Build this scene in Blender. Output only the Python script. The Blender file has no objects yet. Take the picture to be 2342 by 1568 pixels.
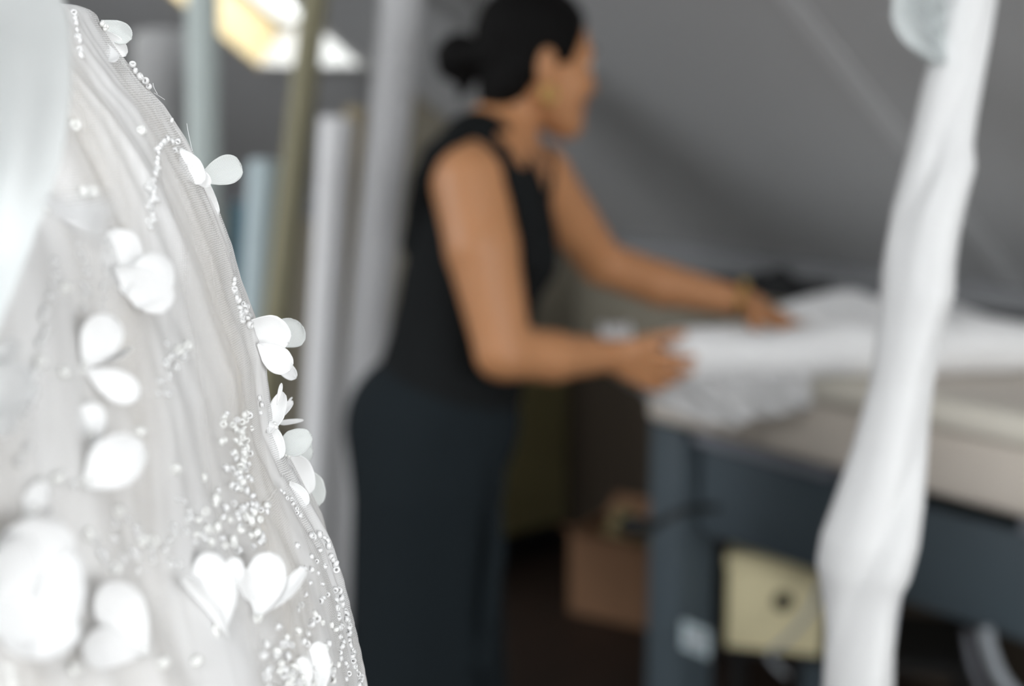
import bpy, math, random
import numpy as np
from mathutils import Vector, Matrix, noise
from mathutils.bvhtree import BVHTree

random.seed(7)
S = bpy.context.scene
COL = S.collection

# ------------------------------------------------------------------ camera
FPX = 50 / 36 * 2342
TH = math.atan(644 / FPX)
CAMZ = 1.53
FW = Vector((0, math.cos(TH), -math.sin(TH)))
UP = Vector((0, math.sin(TH), math.cos(TH)))
RT = Vector((1, 0, 0))
CAM = Vector((0, 0, CAMZ))
cd = bpy.data.cameras.new('camera')
cam = bpy.data.objects.new('camera', cd)
COL.objects.link(cam)
cam.location = CAM
cam.rotation_euler = (math.pi / 2 - TH, 0, 0)
cd.lens = 50
cd.sensor_width = 36
cd.clip_start = 0.02
cd.dof.use_dof = True
cd.dof.focus_distance = 0.484
cd.dof.aperture_fstop = 5.6
S.camera = cam

def ray(px, py):
    return FW + RT * ((px - 1171) / FPX) - UP * ((py - 784) / FPX)

def W(px, py, d):
    return CAM + ray(px, py) * d

def proj(p):
    q = p - CAM
    d = q.dot(FW)
    return 1171 + FPX * q.x / d, 784 - FPX * q.dot(UP) / d, d

# ------------------------------------------------------------------ view, sky and daylight
S.view_settings.view_transform = 'Standard'
S.view_settings.look = 'None'
S.view_settings.gamma = 1
S.view_settings.use_curve_mapping = False
S.view_settings.exposure = -1.33
wd = bpy.data.worlds.new('sky')
S.world = wd
wd.use_nodes = True
wd.node_tree.nodes['Background'].inputs[0].default_value = (0.93, 0.97, 1.0, 1)
wd.node_tree.nodes['Background'].inputs[1].default_value = 15.0

# room axes: A1 runs along the knee wall, A2 across the attic towards the knee wall
AL = math.radians(40)
A1 = Vector((-math.sin(AL), math.cos(AL), 0))
A2 = Vector((math.cos(AL), math.sin(AL), 0))
def R(u, v, z):
    return A1 * u + A2 * v + Vector((0, 0, z))
def uv_of(p):
    return p.dot(A1), p.dot(A2)
KNEE = 1.02
TAN = 0.73
SLOPE = math.atan(TAN)
_t = ray(1872, 600)
_p = CAM + _t * ((KNEE - CAMZ) / _t.z)
V0 = _p.dot(A2)
VR = -0.55                                  # ridge
ZR = KNEE + (V0 - VR) * TAN
def ceil_z(v):
    return KNEE + (V0 - v) * TAN if v > VR else ZR - (VR - v) * TAN
VL = VR - (V0 - VR)
U_NEAR, U_FAR = -2.6, 9.5

def window_light(name, u0, u1, v0, v1, power, col):
    """area light in a roof window of the slope behind the camera"""
    vm = (v0 + v1) / 2
    ld = bpy.data.lights.new(name, 'AREA')
    ld.shape = 'RECTANGLE'
    ld.size = (u1 - u0)
    ld.size_y = (v1 - v0) / math.cos(SLOPE)
    ld.energy = power
    ld.color = col
    o = bpy.data.objects.new(name, ld)
    COL.objects.link(o)
    n = (A2 * math.sin(SLOPE) - Vector((0, 0, 1)) * math.cos(SLOPE)).normalized()
    x = A1
    zax = -n
    y = zax.cross(x)
    o.matrix_world = Matrix((x, y, zax)).transposed().to_4x4()
    o.location = R((u0 + u1) / 2, vm, ceil_z(vm)) + n * 0.02
    return o
WINDOW_2 = (-2.1, -0.6, -2.0, -0.8)
window_light('daylight_roof_window', *WINDOW_2, 105, (0.97, 0.985, 1.0))
FILL_OPENING = (3.2, 4.6, -2.6, -1.4)  # unseen far opening, added with its lamp to brighten the far attic
window_light('added_far_fill', *FILL_OPENING, 240, (0.97, 0.985, 1.0))
GV0, GV1, GZ0, GZ1 = -0.5, 1.5, 0.95, 2.15       # gable window of the near wall
def gable_light(power):
    ld = bpy.data.lights.new('daylight_gable_window', 'AREA')
    ld.shape = 'RECTANGLE'; ld.size = GV1 - GV0; ld.size_y = GZ1 - GZ0; ld.energy = power; ld.color = (1.0, 0.995, 0.98)
    o = bpy.data.objects.new('daylight_gable_window', ld); COL.objects.link(o)
    o.matrix_world = Matrix((A2, Vector((0, 0, 1)).cross(A1) * 0 + (-A1).cross(A2), -A1)).transposed().to_4x4()
    o.location = R(U_NEAR + .02, (GV0 + GV1) / 2, (GZ0 + GZ1) / 2)
gable_light(100)

# ------------------------------------------------------------------ materials
def srgb(r, g, b):
    f = lambda c: c / 12.92 if c <= 0.04045 else ((c + 0.055) / 1.055) ** 2.4
    return (f(r), f(g), f(b), 1)

def mat(name, col, rough=0.6, metal=0, spec=0.5, bump=0, bscale=40, var=0, vscale=8, sheen=0, trans=0, ior=1.45, sss=0):
    m = bpy.data.materials.new(name)
    m.use_nodes = True
    nt = m.node_tree
    b = nt.nodes['Principled BSDF']
    b.inputs['Base Color'].default_value = col
    b.inputs['Roughness'].default_value = rough
    b.inputs['Metallic'].default_value = metal
    b.inputs['Specular IOR Level'].default_value = spec
    b.inputs['Sheen Weight'].default_value = sheen
    b.inputs['Transmission Weight'].default_value = trans
    b.inputs['IOR'].default_value = ior
    if sss:
        b.inputs['Subsurface Weight'].default_value = sss
        b.inputs['Subsurface Radius'].default_value = (0.012, 0.005, 0.003)
        b.inputs['Subsurface Scale'].default_value = 1
    tc = nt.nodes.new('ShaderNodeTexCoord')
    if var:
        n = nt.nodes.new('ShaderNodeTexNoise')
        n.inputs['Scale'].default_value = vscale
        n.inputs['Detail'].default_value = 4
        nt.links.new(tc.outputs['Object'], n.inputs['Vector'])
        mx = nt.nodes.new('ShaderNodeMix')
        mx.data_type = 'RGBA'
        mx.inputs[6].default_value = tuple(c * (1 - var) for c in col[:3]) + (1,)
        mx.inputs[7].default_value = tuple(min(1, c * (1 + var)) for c in col[:3]) + (1,)
        nt.links.new(n.outputs['Fac'], mx.inputs[0])
        nt.links.new(mx.outputs[2], b.inputs['Base Color'])
    if bump:
        n = nt.nodes.new('ShaderNodeTexNoise')
        n.inputs['Scale'].default_value = bscale
        n.inputs['Detail'].default_value = 5
        nt.links.new(tc.outputs['Object'], n.inputs['Vector'])
        bp = nt.nodes.new('ShaderNodeBump')
        bp.inputs['Strength'].default_value = bump
        bp.inputs['Distance'].default_value = 0.01
        nt.links.new(n.outputs['Fac'], bp.inputs['Height'])
        nt.links.new(bp.outputs['Normal'], b.inputs['Normal'])
    return m

def wood_mat(name, c1, c2, rough=0.5, scale=6, plank=0.14):
    m = mat(name, c1, rough)
    nt = m.node_tree
    b = nt.nodes['Principled BSDF']
    tc = nt.nodes.new('ShaderNodeTexCoord')
    mp = nt.nodes.new('ShaderNodeMapping')
    mp.inputs['Rotation'].default_value = (0, 0, AL)
    mp.inputs['Scale'].default_value = (scale, scale * 0.08, scale)
    nt.links.new(tc.outputs['Object'], mp.inputs['Vector'])
    n = nt.nodes.new('ShaderNodeTexNoise')
    n.inputs['Scale'].default_value = 3
    n.inputs['Detail'].default_value = 8
    nt.links.new(mp.outputs[0], n.inputs['Vector'])
    br = nt.nodes.new('ShaderNodeTexBrick')
    br.inputs['Scale'].default_value = 1
    br.inputs['Brick Width'].default_value = 1.4
    br.inputs['Row Height'].default_value = plank
    br.inputs['Mortar Size'].default_value = 0.004
    br.inputs['Color1'].default_value = (0.75, 0.75, 0.75, 1)
    br.inputs['Color2'].default_value = (1, 1, 1, 1)
    br.inputs['Mortar'].default_value = (0.25, 0.25, 0.25, 1)
    mp2 = nt.nodes.new('ShaderNodeMapping')
    mp2.inputs['Rotation'].default_value = (0, 0, AL + math.pi / 2)
    nt.links.new(tc.outputs['Object'], mp2.inputs['Vector'])
    nt.links.new(mp2.outputs[0], br.inputs['Vector'])
    mx = nt.nodes.new('ShaderNodeMix'); mx.data_type = 'RGBA'
    mx.inputs[6].default_value = c1
    mx.inputs[7].default_value = c2
    nt.links.new(n.outputs['Fac'], mx.inputs[0])
    ml = nt.nodes.new('ShaderNodeMix'); ml.data_type = 'RGBA'; ml.blend_type = 'MULTIPLY'
    ml.inputs[0].default_value = 1
    nt.links.new(mx.outputs[2], ml.inputs[6])
    nt.links.new(br.outputs['Color'], ml.inputs[7])
    nt.links.new(ml.outputs[2], b.inputs['Base Color'])
    return m

def cloth_mat(name, col, weave=0.0004, alpha=1.0, transl=0.35, net=None, gather=None, bumpd=0.00006, gscale=90):
    """thin cloth in UV metres; net=(cell, wire) leaves open holes; gather=(lo,hi) density of crowded folds"""
    m = bpy.data.materials.new(name)
    m.use_nodes = True
    nt = m.node_tree
    for n in list(nt.nodes):
        nt.nodes.remove(n)
    N = nt.nodes.new
    L = nt.links.new
    out = N('ShaderNodeOutputMaterial')
    uvn = N('ShaderNodeUVMap'); uvn.uv_map = 'UVMap'
    df = N('ShaderNodeBsdfDiffuse'); df.inputs['Color'].default_value = col
    tl = N('ShaderNodeBsdfTranslucent'); tl.inputs['Color'].default_value = col
    mx = N('ShaderNodeMixShader'); mx.inputs[0].default_value = transl
    L(df.outputs[0], mx.inputs[1]); L(tl.outputs[0], mx.inputs[2])
    last = mx.outputs[0]
    wv = None
    if weave:
        ws = []
        for ax in ('X', 'Y'):
            w = N('ShaderNodeTexWave')
            w.wave_type = 'BANDS'; w.bands_direction = ax
            w.inputs['Scale'].default_value = 0.314 / weave
            w.inputs['Distortion'].default_value = 0.4
            L(uvn.outputs[0], w.inputs['Vector'])
            ws.append(w)
        ad = N('ShaderNodeMath'); ad.operation = 'ADD'
        L(ws[0].outputs['Fac'], ad.inputs[0]); L(ws[1].outputs['Fac'], ad.inputs[1])
        wv = ad.outputs[0]
        bp = N('ShaderNodeBump'); bp.inputs['Strength'].default_value = 0.6; bp.inputs['Distance'].default_value = bumpd
        L(wv, bp.inputs['Height']); L(bp.outputs[0], df.inputs['Normal'])
    if net or alpha < 1 or gather:
        tr = N('ShaderNodeBsdfTransparent')
        mt = N('ShaderNodeMixShader')
        fac = None
        if gather:
            mp = N('ShaderNodeMapping')
            mp.inputs['Scale'].default_value = (gscale, gscale * 0.06, 1)
            L(uvn.outputs[0], mp.inputs['Vector'])
            nz = N('ShaderNodeTexNoise'); nz.inputs['Scale'].default_value = 1; nz.inputs['Detail'].default_value = 5
            nz.inputs['Distortion'].default_value = 0.3
            L(mp.outputs[0], nz.inputs['Vector'])
            mr = N('ShaderNodeMapRange')
            mr.inputs['From Min'].default_value = 0.36; mr.inputs['From Max'].default_value = 0.56
            mr.inputs['To Min'].default_value = gather[0]; mr.inputs['To Max'].default_value = gather[1]
            L(nz.outputs['Fac'], mr.inputs['Value'])
            fac = mr.outputs[0]
        if net:
            mp = N('ShaderNodeMapping')
            mp.inputs['Scale'].default_value = (1 / net[0], 1 / net[0] * 0.8, 1)
            L(uvn.outputs[0], mp.inputs['Vector'])
            vo = N('ShaderNodeTexVoronoi'); vo.feature = 'DISTANCE_TO_EDGE'
            vo.voronoi_dimensions = '2D'
            vo.inputs['Randomness'].default_value = 0.35
            vo.inputs['Scale'].default_value = 1
            L(mp.outputs[0], vo.inputs['Vector'])
            lt = N('ShaderNodeMath'); lt.operation = 'LESS_THAN'; lt.inputs[1].default_value = net[1]
            L(vo.outputs['Distance'], lt.inputs[0])
            if fac is None:
                fac = lt.outputs[0]
            else:
                mm = N('ShaderNodeMath'); mm.operation = 'MAXIMUM'
                sc = N('ShaderNodeMath'); sc.operation = 'MULTIPLY'; sc.inputs[1].default_value = 0.95
                L(lt.outputs[0], sc.inputs[0])
                L(fac, mm.inputs[0]); L(sc.outputs[0], mm.inputs[1])
                fac = mm.outputs[0]
        if wv is not None and alpha < 1:
            mr = N('ShaderNodeMapRange')
            mr.inputs['From Min'].default_value = 0.2; mr.inputs['From Max'].default_value = 1.3
            mr.inputs['To Min'].default_value = max(0, alpha - 0.25); mr.inputs['To Max'].default_value = min(1, alpha + 0.2)
            L(wv, mr.inputs['Value']); fac = mr.outputs[0]
        if fac is None:
            mt.inputs[0].default_value = alpha
        else:
            L(fac, mt.inputs[0])
        L(tr.outputs[0], mt.inputs[1]); L(last, mt.inputs[2])
        last = mt.outputs[0]
    L(last, out.inputs[0])
    return m

M = {}
M['ceiling'] = mat('painted ceiling board', srgb(.70, .705, .71), .8, bump=.15, bscale=60, var=.04, vscale=2)
M['knee'] = mat('painted knee wall', srgb(.49, .495, .505), .8, bump=.1, var=.04)
M['olive'] = mat('khaki painted wall', srgb(.57, .545, .49), .85, bump=.15, var=.05, vscale=3)
M['olive_low'] = mat('dark olive lower panel', srgb(.50, .47, .33), .8, bump=.15, var=.06, vscale=3)
M['table_shade'] = mat('dark brown painted shade', srgb(.24, .205, .165), .8, bump=.15, var=.06, vscale=3)
M['joint'] = mat('joint filler', srgb(.78, .785, .79), .8)
M['white_wall'] = mat('white painted wall', srgb(.80, .80, .79), .85, bump=.1)
M['floor'] = wood_mat('dark stained floor boards', srgb(.13, .09, .065), srgb(.19, .125, .09), .6)
M['pine'] = wood_mat('varnished pine', srgb(.95, .84, .62), srgb(.98, .90, .72), .45, plank=2)
M['lining'] = cloth_mat('ivory lining satin', srgb(.95, .905, .83), weave=0, transl=.12)
M['tulle'] = cloth_mat('white tulle', srgb(.945, .945, .947), weave=0, net=(.00055, .12), gather=(.25, 1.0), transl=.4, gscale=42)
M['tulle2'] = cloth_mat('white gathered tulle', srgb(.945, .945, .947), weave=0, net=(.0005, .14), gather=(.0, .9), transl=.35, gscale=28)
M['drape'] = cloth_mat('white satin drape', srgb(.95, .96, .96), weave=0, transl=.3)
M['petal'] = cloth_mat('white organza petal cloth', srgb(.985, .985, .985), weave=.00038, transl=.28)
M['petal_sheer'] = cloth_mat('sheer organza petal cloth', srgb(.97, .98, .975), weave=.00042, alpha=.72, transl=.45)
M['bead'] = mat('clear glass bead', srgb(.98, .98, .98), .05, trans=.35, ior=1.5, spec=1)
M['pearl'] = mat('pearly bead', srgb(.96, .96, .95), .12, spec=.9, trans=.2)
M['satin'] = mat('white wrapped satin', srgb(.80, .80, .80), .42, sheen=.2)
M['organza'] = cloth_mat('sheer organza', srgb(.95, .97, .97), weave=0, alpha=.5, transl=.5)
M['skin'] = mat('skin', srgb(.735, .525, .365), .5, sss=.12, var=.04, vscale=14)
M['hair'] = mat('black hair', srgb(.05, .045, .045), .6, spec=.12, bump=.5, bscale=160)
M['top'] = mat('black knitted cotton', srgb(.10, .108, .112), .9, spec=.15, bump=.3, bscale=300)
M['trousers'] = mat('dark navy trouser cloth', srgb(.115, .14, .155), .9, spec=.15, bump=.2, bscale=200)
M['gold'] = mat('gold', srgb(.74, .64, .38), .35, metal=1)
M['shoe'] = mat('black leather', srgb(.08, .08, .08), .4)
M['eye'] = mat('eye', srgb(.85, .83, .8), .2)
M['iris'] = mat('dark iris', srgb(.12, .07, .05), .15)
M['lip'] = mat('lip', srgb(.70, .42, .36), .45)
M['brow'] = mat('brow hair', srgb(.1, .08, .07), .7)
M['roll_white'] = mat('white cloth roll', srgb(.90, .90, .90), .6, sheen=.3, bump=.15, bscale=50)
M['cloth_grey'] = cloth_mat('thin crumpled interfacing', srgb(.88, .88, .88), weave=0, alpha=.8, transl=.35)
M['canvas'] = mat('cream table padding', srgb(.82, .785, .74), .85, bump=.3, bscale=120, var=.05)
M['canvas_top'] = mat('cream ironing canvas', srgb(.84, .81, .77), .85, bump=.3, bscale=120, var=.05)
M['lip_cloth'] = mat('pale edge board', srgb(.86, .84, .79), .7, var=.03)
M['steel'] = mat('blue grey painted steel', srgb(.275, .315, .34), .5, var=.08, vscale=12)
M['steel_light'] = mat('light grey steel', srgb(.52, .53, .56), .5)
M['black'] = mat('black plastic', srgb(.09, .09, .09), .5)
M['black_cloth'] = mat('black cloth', srgb(.10, .105, .11), .9, bump=.4, bscale=60)
M['sticker'] = mat('white sticker', srgb(.78, .84, .86), .5)
M['print_red'] = mat('red print', srgb(.62, .40, .38), .6)
M['print_grey'] = mat('grey print', srgb(.42, .45, .46), .6)
M['cardboard'] = mat('brown cardboard', srgb(.52, .39, .29), .85, var=.08, vscale=10)
M['card_cream'] = mat('cream cardboard', srgb(.84, .80, .65), .8, var=.05, vscale=6)
M['hole'] = mat('dark box inside', srgb(.12, .11, .10), .9)
M['paper'] = mat('crumpled kraft paper', srgb(.52, .48, .34), .85, bump=.4)
M['cable_white'] = mat('pale cable', srgb(.62, .64, .66), .5)
M['glass'] = None
def glass():
    m = bpy.data.materials.new('window glass'); m.use_nodes = True
    nt = m.node_tree
    for n in list(nt.nodes): nt.nodes.remove(n)
    o = nt.nodes.new('ShaderNodeOutputMaterial'); a = nt.nodes.new('ShaderNodeBsdfTransparent')
    g = nt.nodes.new('ShaderNodeBsdfGlossy'); g.inputs['Roughness'].default_value = .02
    mx = nt.nodes.new('ShaderNodeMixShader'); mx.inputs[0].default_value = .06
    nt.links.new(a.outputs[0], mx.inputs[1]); nt.links.new(g.outputs[0], mx.inputs[2]); nt.links.new(mx.outputs[0], o.inputs[0])
    return m
M['glass'] = glass()

# ------------------------------------------------------------------ object helpers
ORG = {}
def mesh_obj(name, verts, faces, m, parent=None, origin=None, smooth=True, uvs=None):
    verts = [Vector(v) for v in verts]
    if parent is not None:
        base = ORG[parent.name]
        org = Vector(origin) if origin is not None else base.copy()
    else:
        if origin is None:
            lo = Vector([min(v[i] for v in verts) for i in range(3)])
            hi = Vector([max(v[i] for v in verts) for i in range(3)])
            origin = ((lo.x + hi.x) / 2, (lo.y + hi.y) / 2, lo.z)
        org = Vector(origin)
        base = Vector((0, 0, 0))
    me = bpy.data.meshes.new(name)
    me.from_pydata([tuple(v - org) for v in verts], [], faces)
    if uvs is not None:
        l = me.uv_layers.new(name='UVMap')
        idx = np.empty(len(me.loops), dtype=np.int32)
        me.loops.foreach_get('vertex_index', idx)
        l.data.foreach_set('uv', np.asarray(uvs, dtype=np.float32)[idx].ravel())
    if smooth:
        me.polygons.foreach_set('use_smooth', [True] * len(me.polygons))
    me.materials.append(m)
    me.validate()
    me.update()
    o = bpy.data.objects.new(name, me)
    COL.objects.link(o)
    if parent is not None:
        o.parent = parent
    o.location = org - base
    ORG[o.name] = org
    return o

def tag(o, label=None, cat=None, group=None, kind=None):
    if label: o['label'] = label
    if cat: o['category'] = cat
    if group: o['group'] = group
    if kind: o['kind'] = kind
    return o

def thing(name, label, cat, loc, group=None):
    o = bpy.data.objects.new(name, None)
    o.empty_display_size = .05
    COL.objects.link(o)
    o.location = loc
    ORG[o.name] = Vector(loc)
    return tag(o, label, cat, group)

class MB:
    def __init__(s): s.v = []; s.f = []
    def add(s, v, f):
        k = len(s.v); s.v += [Vector(a) for a in v]; s.f += [tuple(i + k for i in q) for q in f]
    def box8(s, p):         # p: 4 bottom then 4 top corners
        s.add(p, [(0, 3, 2, 1), (4, 5, 6, 7), (0, 1, 5, 4), (1, 2, 6, 5), (2, 3, 7, 6), (3, 0, 4, 7)])
    def rbox(s, u0, u1, v0, v1, z0, z1):   # box aligned with the room axes
        s.box8([R(u0, v0, z0), R(u1, v0, z0), R(u1, v1, z0), R(u0, v1, z0), R(u0, v0, z1), R(u1, v0, z1), R(u1, v1, z1), R(u0, v1, z1)])
    def fbox(s, c, ax, ay, az, hx, hy, hz):
        c = Vector(c)
        p = []
        for k in (-1, 1):
            for i, j in ((-1, -1), (1, -1), (1, 1), (-1, 1)):
                p.append(c + ax * hx * i + ay * hy * j + az * hz * k)
        s.box8(p)
    def tube(s, pts, rads, n=16, cap=True):
        pts = [Vector(p) for p in pts]
        if not hasattr(rads, '__len__'): rads = [rads] * len(pts)
        t0 = (pts[1] - pts[0]).normalized()
        a = t0.orthogonal().normalized()
        k = len(s.v)
        for i, p in enumerate(pts):
            t = (pts[min(i + 1, len(pts) - 1)] - pts[max(i - 1, 0)]).normalized()
            a = (a - t * a.dot(t)).normalized()
            b = t.cross(a)
            for j in range(n):
                q = 2 * math.pi * j / n
                s.v.append(p + (a * math.cos(q) + b * math.sin(q)) * rads[i])
        for i in range(len(pts) - 1):
            for j in range(n):
                s.f.append((k + i * n + j, k + i * n + (j + 1) % n, k + (i + 1) * n + (j + 1) % n, k + (i + 1) * n + j))
        if cap:
            s.f.append(tuple(k + j for j in reversed(range(n))))
            s.f.append(tuple(k + (len(pts) - 1) * n + j for j in range(n)))
    def build(s, name, m, parent=None, smooth=False, origin=None, bevel=0):
        o = mesh_obj(name, s.v, s.f, m, parent, origin, smooth)
        if bevel:
            md = o.modifiers.new('bevel', 'BEVEL'); md.width = bevel; md.segments = 3; md.limit_method = 'ANGLE'
            o.data.polygons.foreach_set('use_smooth', [True] * len(o.data.polygons))
        return o

def grid_faces(nu, nv, wrap=False):
    f = []
    for i in range(nu - 1):
        for j in range(nv - (0 if wrap else 1)):
            f.append((i * nv + j, i * nv + (j + 1) % nv, (i + 1) * nv + (j + 1) % nv, (i + 1) * nv + j))
    return f

def catmull(pts, n):
    pts = [Vector(p) for p in pts]
    out = []
    m = len(pts) - 1
    for k in range(n):
        t = k / (n - 1) * m
        i = min(int(t), m - 1); t -= i
        p0, p1, p2, p3 = pts[max(i - 1, 0)], pts[i], pts[i + 1], pts[min(i + 2, m)]
        out.append(.5 * ((2 * p1) + (p2 - p0) * t + (2 * p0 - 5 * p1 + 4 * p2 - p3) * t * t + (3 * p1 - p0 - 3 * p2 + p3) * t ** 3))
    return out

def hit_plane(px, py, p0, n):
    r = ray(px, py)
    return CAM + r * ((p0 - CAM).dot(n) / r.dot(n))

# ------------------------------------------------------------------ room shell
def struct(name, mb, m, smooth=False):
    return tag(mb.build(name, m, smooth=smooth), kind='structure')
mb = MB(); mb.rbox(U_NEAR, U_FAR, VL, V0 + .0, -.1, 0); struct('floor', mb, M['floor'])
mb = MB(); mb.rbox(U_NEAR, U_FAR, V0, V0 + .12, -.1, KNEE); struct('wall_right', mb, M['olive'])
mb = MB(); mb.rbox(U_NEAR + .1, U_FAR - .1, V0 - .012, V0, .93, KNEE); struct('trim_5', mb, M['knee'])
mb = MB(); mb.rbox(U_NEAR, U_FAR, VL - .12, VL, -.1, KNEE); struct('wall_left', mb, M['white_wall'])
def gable_piece(mb, va, vb, z0=-.1, z1=None):
    q = []
    za, zb = (z1, z1) if z1 is not None else (ceil_z(va), ceil_z(vb))
    for z_a, z_b in ((z0, z0), (za, zb)):
        q += [R(U_NEAR - .12, va, z_a), R(U_NEAR, va, z_a), R(U_NEAR, vb, z_b), R(U_NEAR - .12, vb, z_b)]
    mb.box8(q)
mb = MB()
gable_piece(mb, VL, VR); gable_piece(mb, VR, GV0); gable_piece(mb, GV0, GV1, -.1, GZ0); gable_piece(mb, GV0, GV1, GZ1); gable_piece(mb, GV1, V0)
struct('wall_near', mb, M['white_wall'])
mb = MB()
for va, vb, za, zb in ((GV0, GV0 + .06, GZ0, GZ1), (GV1 - .06, GV1, GZ0, GZ1), (GV0 + .06, GV1 - .06, GZ0, GZ0 + .06), (GV0 + .06, GV1 - .06, GZ1 - .06, GZ1), ((GV0 + GV1) / 2 - .03, (GV0 + GV1) / 2 + .03, GZ0 + .06, GZ1 - .06)):
    mb.rbox(U_NEAR - .08, U_NEAR - .03, va, vb, za, zb)
struct('window_3', mb, M['white_wall'])
for nm, u in (('wall_far', U_FAR),):
    mb = MB()
    p = []
    for uu in (u, u + .12):
        p.append([R(uu, VL - .1, -.1), R(uu, V0 + .1, -.1), R(uu, V0 + .1, KNEE), R(uu, VR, ZR), R(uu, VL - .1, KNEE)])
    v = p[0] + p[1]
    f = [(0, 1, 2, 3, 4), (9, 8, 7, 6, 5)] + [(i, (i + 1) % 5, 5 + (i + 1) % 5, 5 + i) for i in range(5)]
    mb.add(v, f); struct(nm, mb, M['white_wall'])

# roof window hole in the visible slope, found where its sill meets the ceiling
NC = (A2 * -math.sin(SLOPE) - Vector((0, 0, 1)) * math.cos(SLOPE)).normalized()   # inward normal
P0 = R(0, V0, KNEE)
c1 = hit_plane(852, 152, P0, NC); c2 = hit_plane(596, 148, P0, NC)
wu0, wv1 = uv_of(c1); wu1, _ = uv_of(c2)
wv0 = wv1 - 1.15 * math.cos(SLOPE)
WINDOW_1 = (wu0, wu1, wv0, wv1)

def roof(name, va, vb, win, sgn):
    """slope with a hole for a roof window, 0.24 thick"""
    n = Vector((0, 0, 1)) * math.cos(SLOPE) + A2 * math.sin(SLOPE) * sgn
    us = [U_NEAR - .1, win[0], win[1], U_FAR + .1]
    vs = sorted([va, win[2], win[3], vb])
    mb = MB()
    T = .18
    for i in range(3):
        for j in range(3):
            if i == 1 and j == 1: continue
            q = [R(us[i], vs[j], ceil_z(vs[j])), R(us[i + 1], vs[j], ceil_z(vs[j])), R(us[i + 1], vs[j + 1], ceil_z(vs[j + 1])), R(us[i], vs[j + 1], ceil_z(vs[j + 1]))]
            mb.box8(q + [a + n * T for a in q])
    return struct(name, mb, M['ceiling']), n
roof('ceiling', VR, V0 + .12, WINDOW_1, 1)
ov = ceil_z
WJ = 1.2
_U = (U_NEAR, U_FAR)
U_FAR = WJ; roof('ceiling', VL - .12, VR - .001, WINDOW_2, -1)
U_NEAR, U_FAR = WJ + .2, _U[1]; roof('ceiling', VL - .12, VR - .001, FILL_OPENING, -1)
U_NEAR, U_FAR = _U

def roof_window(name, win, sgn, pane=True):
    n = Vector((0, 0, 1)) * math.cos(SLOPE) + A2 * math.sin(SLOPE) * sgn
    u0, u1, v0, v1 = win
    g = lambda u, v, h: R(u, v, ceil_z(v)) + n * h
    t = .02
    tv = t * math.cos(SLOPE)
    mb = MB(); pn = MB()
    for k_, (a, b, c, d) in enumerate(((u0, u0 + t, v0, v1), (u1 - t, u1, v0, v1), (u0 + t, u1 - t, v0, v0 + tv), (u0 + t, u1 - t, v1 - tv, v1))):
        q = [g(a, c, -.012), g(b, c, -.012), g(b, d, -.012), g(a, d, -.012)]
        (pn if k_ == 1 else mb).box8(q + [x + n * .21 for x in q])
    o = tag(mb.build(name, M['white_wall']), kind='structure')  # white here paints sky glare onto the linings; one side stays pine
    tag(pn.build('side_lining', M['pine'], o), 'varnished pine side lining')
    fr = MB(); w = .03; wv = w * math.cos(SLOPE)
    for (a, b, c, d) in ((u0 + t, u0 + t + w, v0 + tv, v1 - tv), (u1 - t - w, u1 - t, v0 + tv, v1 - tv), (u0 + t + w, u1 - t - w, v0 + tv, v0 + tv + wv), (u0 + t + w, u1 - t - w, v1 - tv - wv, v1 - tv)):
        q = [g(a, c, .13), g(b, c, .13), g(b, d, .13), g(a, d, .13)]
        fr.box8(q + [x + n * .05 for x in q])
    fr.build('window_frame', M['white_wall'], o)
    if pane:
        gl = MB(); q = [g(u0 + t + w, v0 + tv + wv, .15), g(u1 - t - w, v0 + tv + wv, .15), g(u1 - t - w, v1 - tv - wv, .15), g(u0 + t + w, v1 - tv - wv, .15)]
        gl.box8(q + [x + n * .006 for x in q]); gl.build('window_pane', M['glass'], o)
roof_window('window_1', WINDOW_1, 1)
roof_window('window_2', WINDOW_2, -1, False)
roof_window('added_fill_window', FILL_OPENING, -1, False)  # frame of the opening added for the far fill light

# khaki partition closing the low side of the attic behind the person
pf = hit_plane(1250, 1257, Vector((0, 0, 0)), Vector((0, 0, 1)))
U1 = uv_of(pf)[0]
rl = ray(925, 600)
pw = CAM + rl * ((U1 - CAM.dot(A1)) / rl.dot(A1))
V1 = pw.dot(A2)
mb = MB()
v = []
for uu in (U1, U1 + .12):
    v += [R(uu, V1, 0), R(uu, V0, 0), R(uu, V0, KNEE), R(uu, V1, ceil_z(V1))]
mb.box8([v[0], v[1], v[5], v[4], v[3], v[2], v[6], v[7]])
struct('wall_partition', mb, M['olive'])
mb = MB(); mb.rbox(U1 - .015, U1, V1, V0, 0, .09); struct('baseboard_partition', mb, M['black'])
mb = MB(); mb.rbox(U1 - .012, U1, V1, V0 - .012, .09, .66); struct('trim_3', mb, M['olive_low'])  # thin darker olive sheet over the lower part of the partition
mb = MB(); mb.rbox(U_NEAR + .1, U1, V0 - .012, V0, 0, .66); struct('trim_4', mb, M['table_shade'])  # dark sheet that paints the under-table shade onto the knee wall
# joint strips of the ceiling boards
def strip(px, py, k, w=.012):
    p = hit_plane(px, py, P0, NC); u = uv_of(p)[0]
    mb = MB()
    q = [R(u - w, VR + .02, ceil_z(VR + .02)), R(u + w, VR + .02, ceil_z(VR + .02)), R(u + w, V0 - .01, ceil_z(V0 - .01)), R(u - w, V0 - .01, ceil_z(V0 - .01))]
    mb.box8([a + NC * .003 for a in q] + [a - NC * .01 for a in q])
    struct('trim_%d' % k, mb, M['joint'])
strip(1900, 130, 1)
strip(2290, 590, 2, .006)

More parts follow.
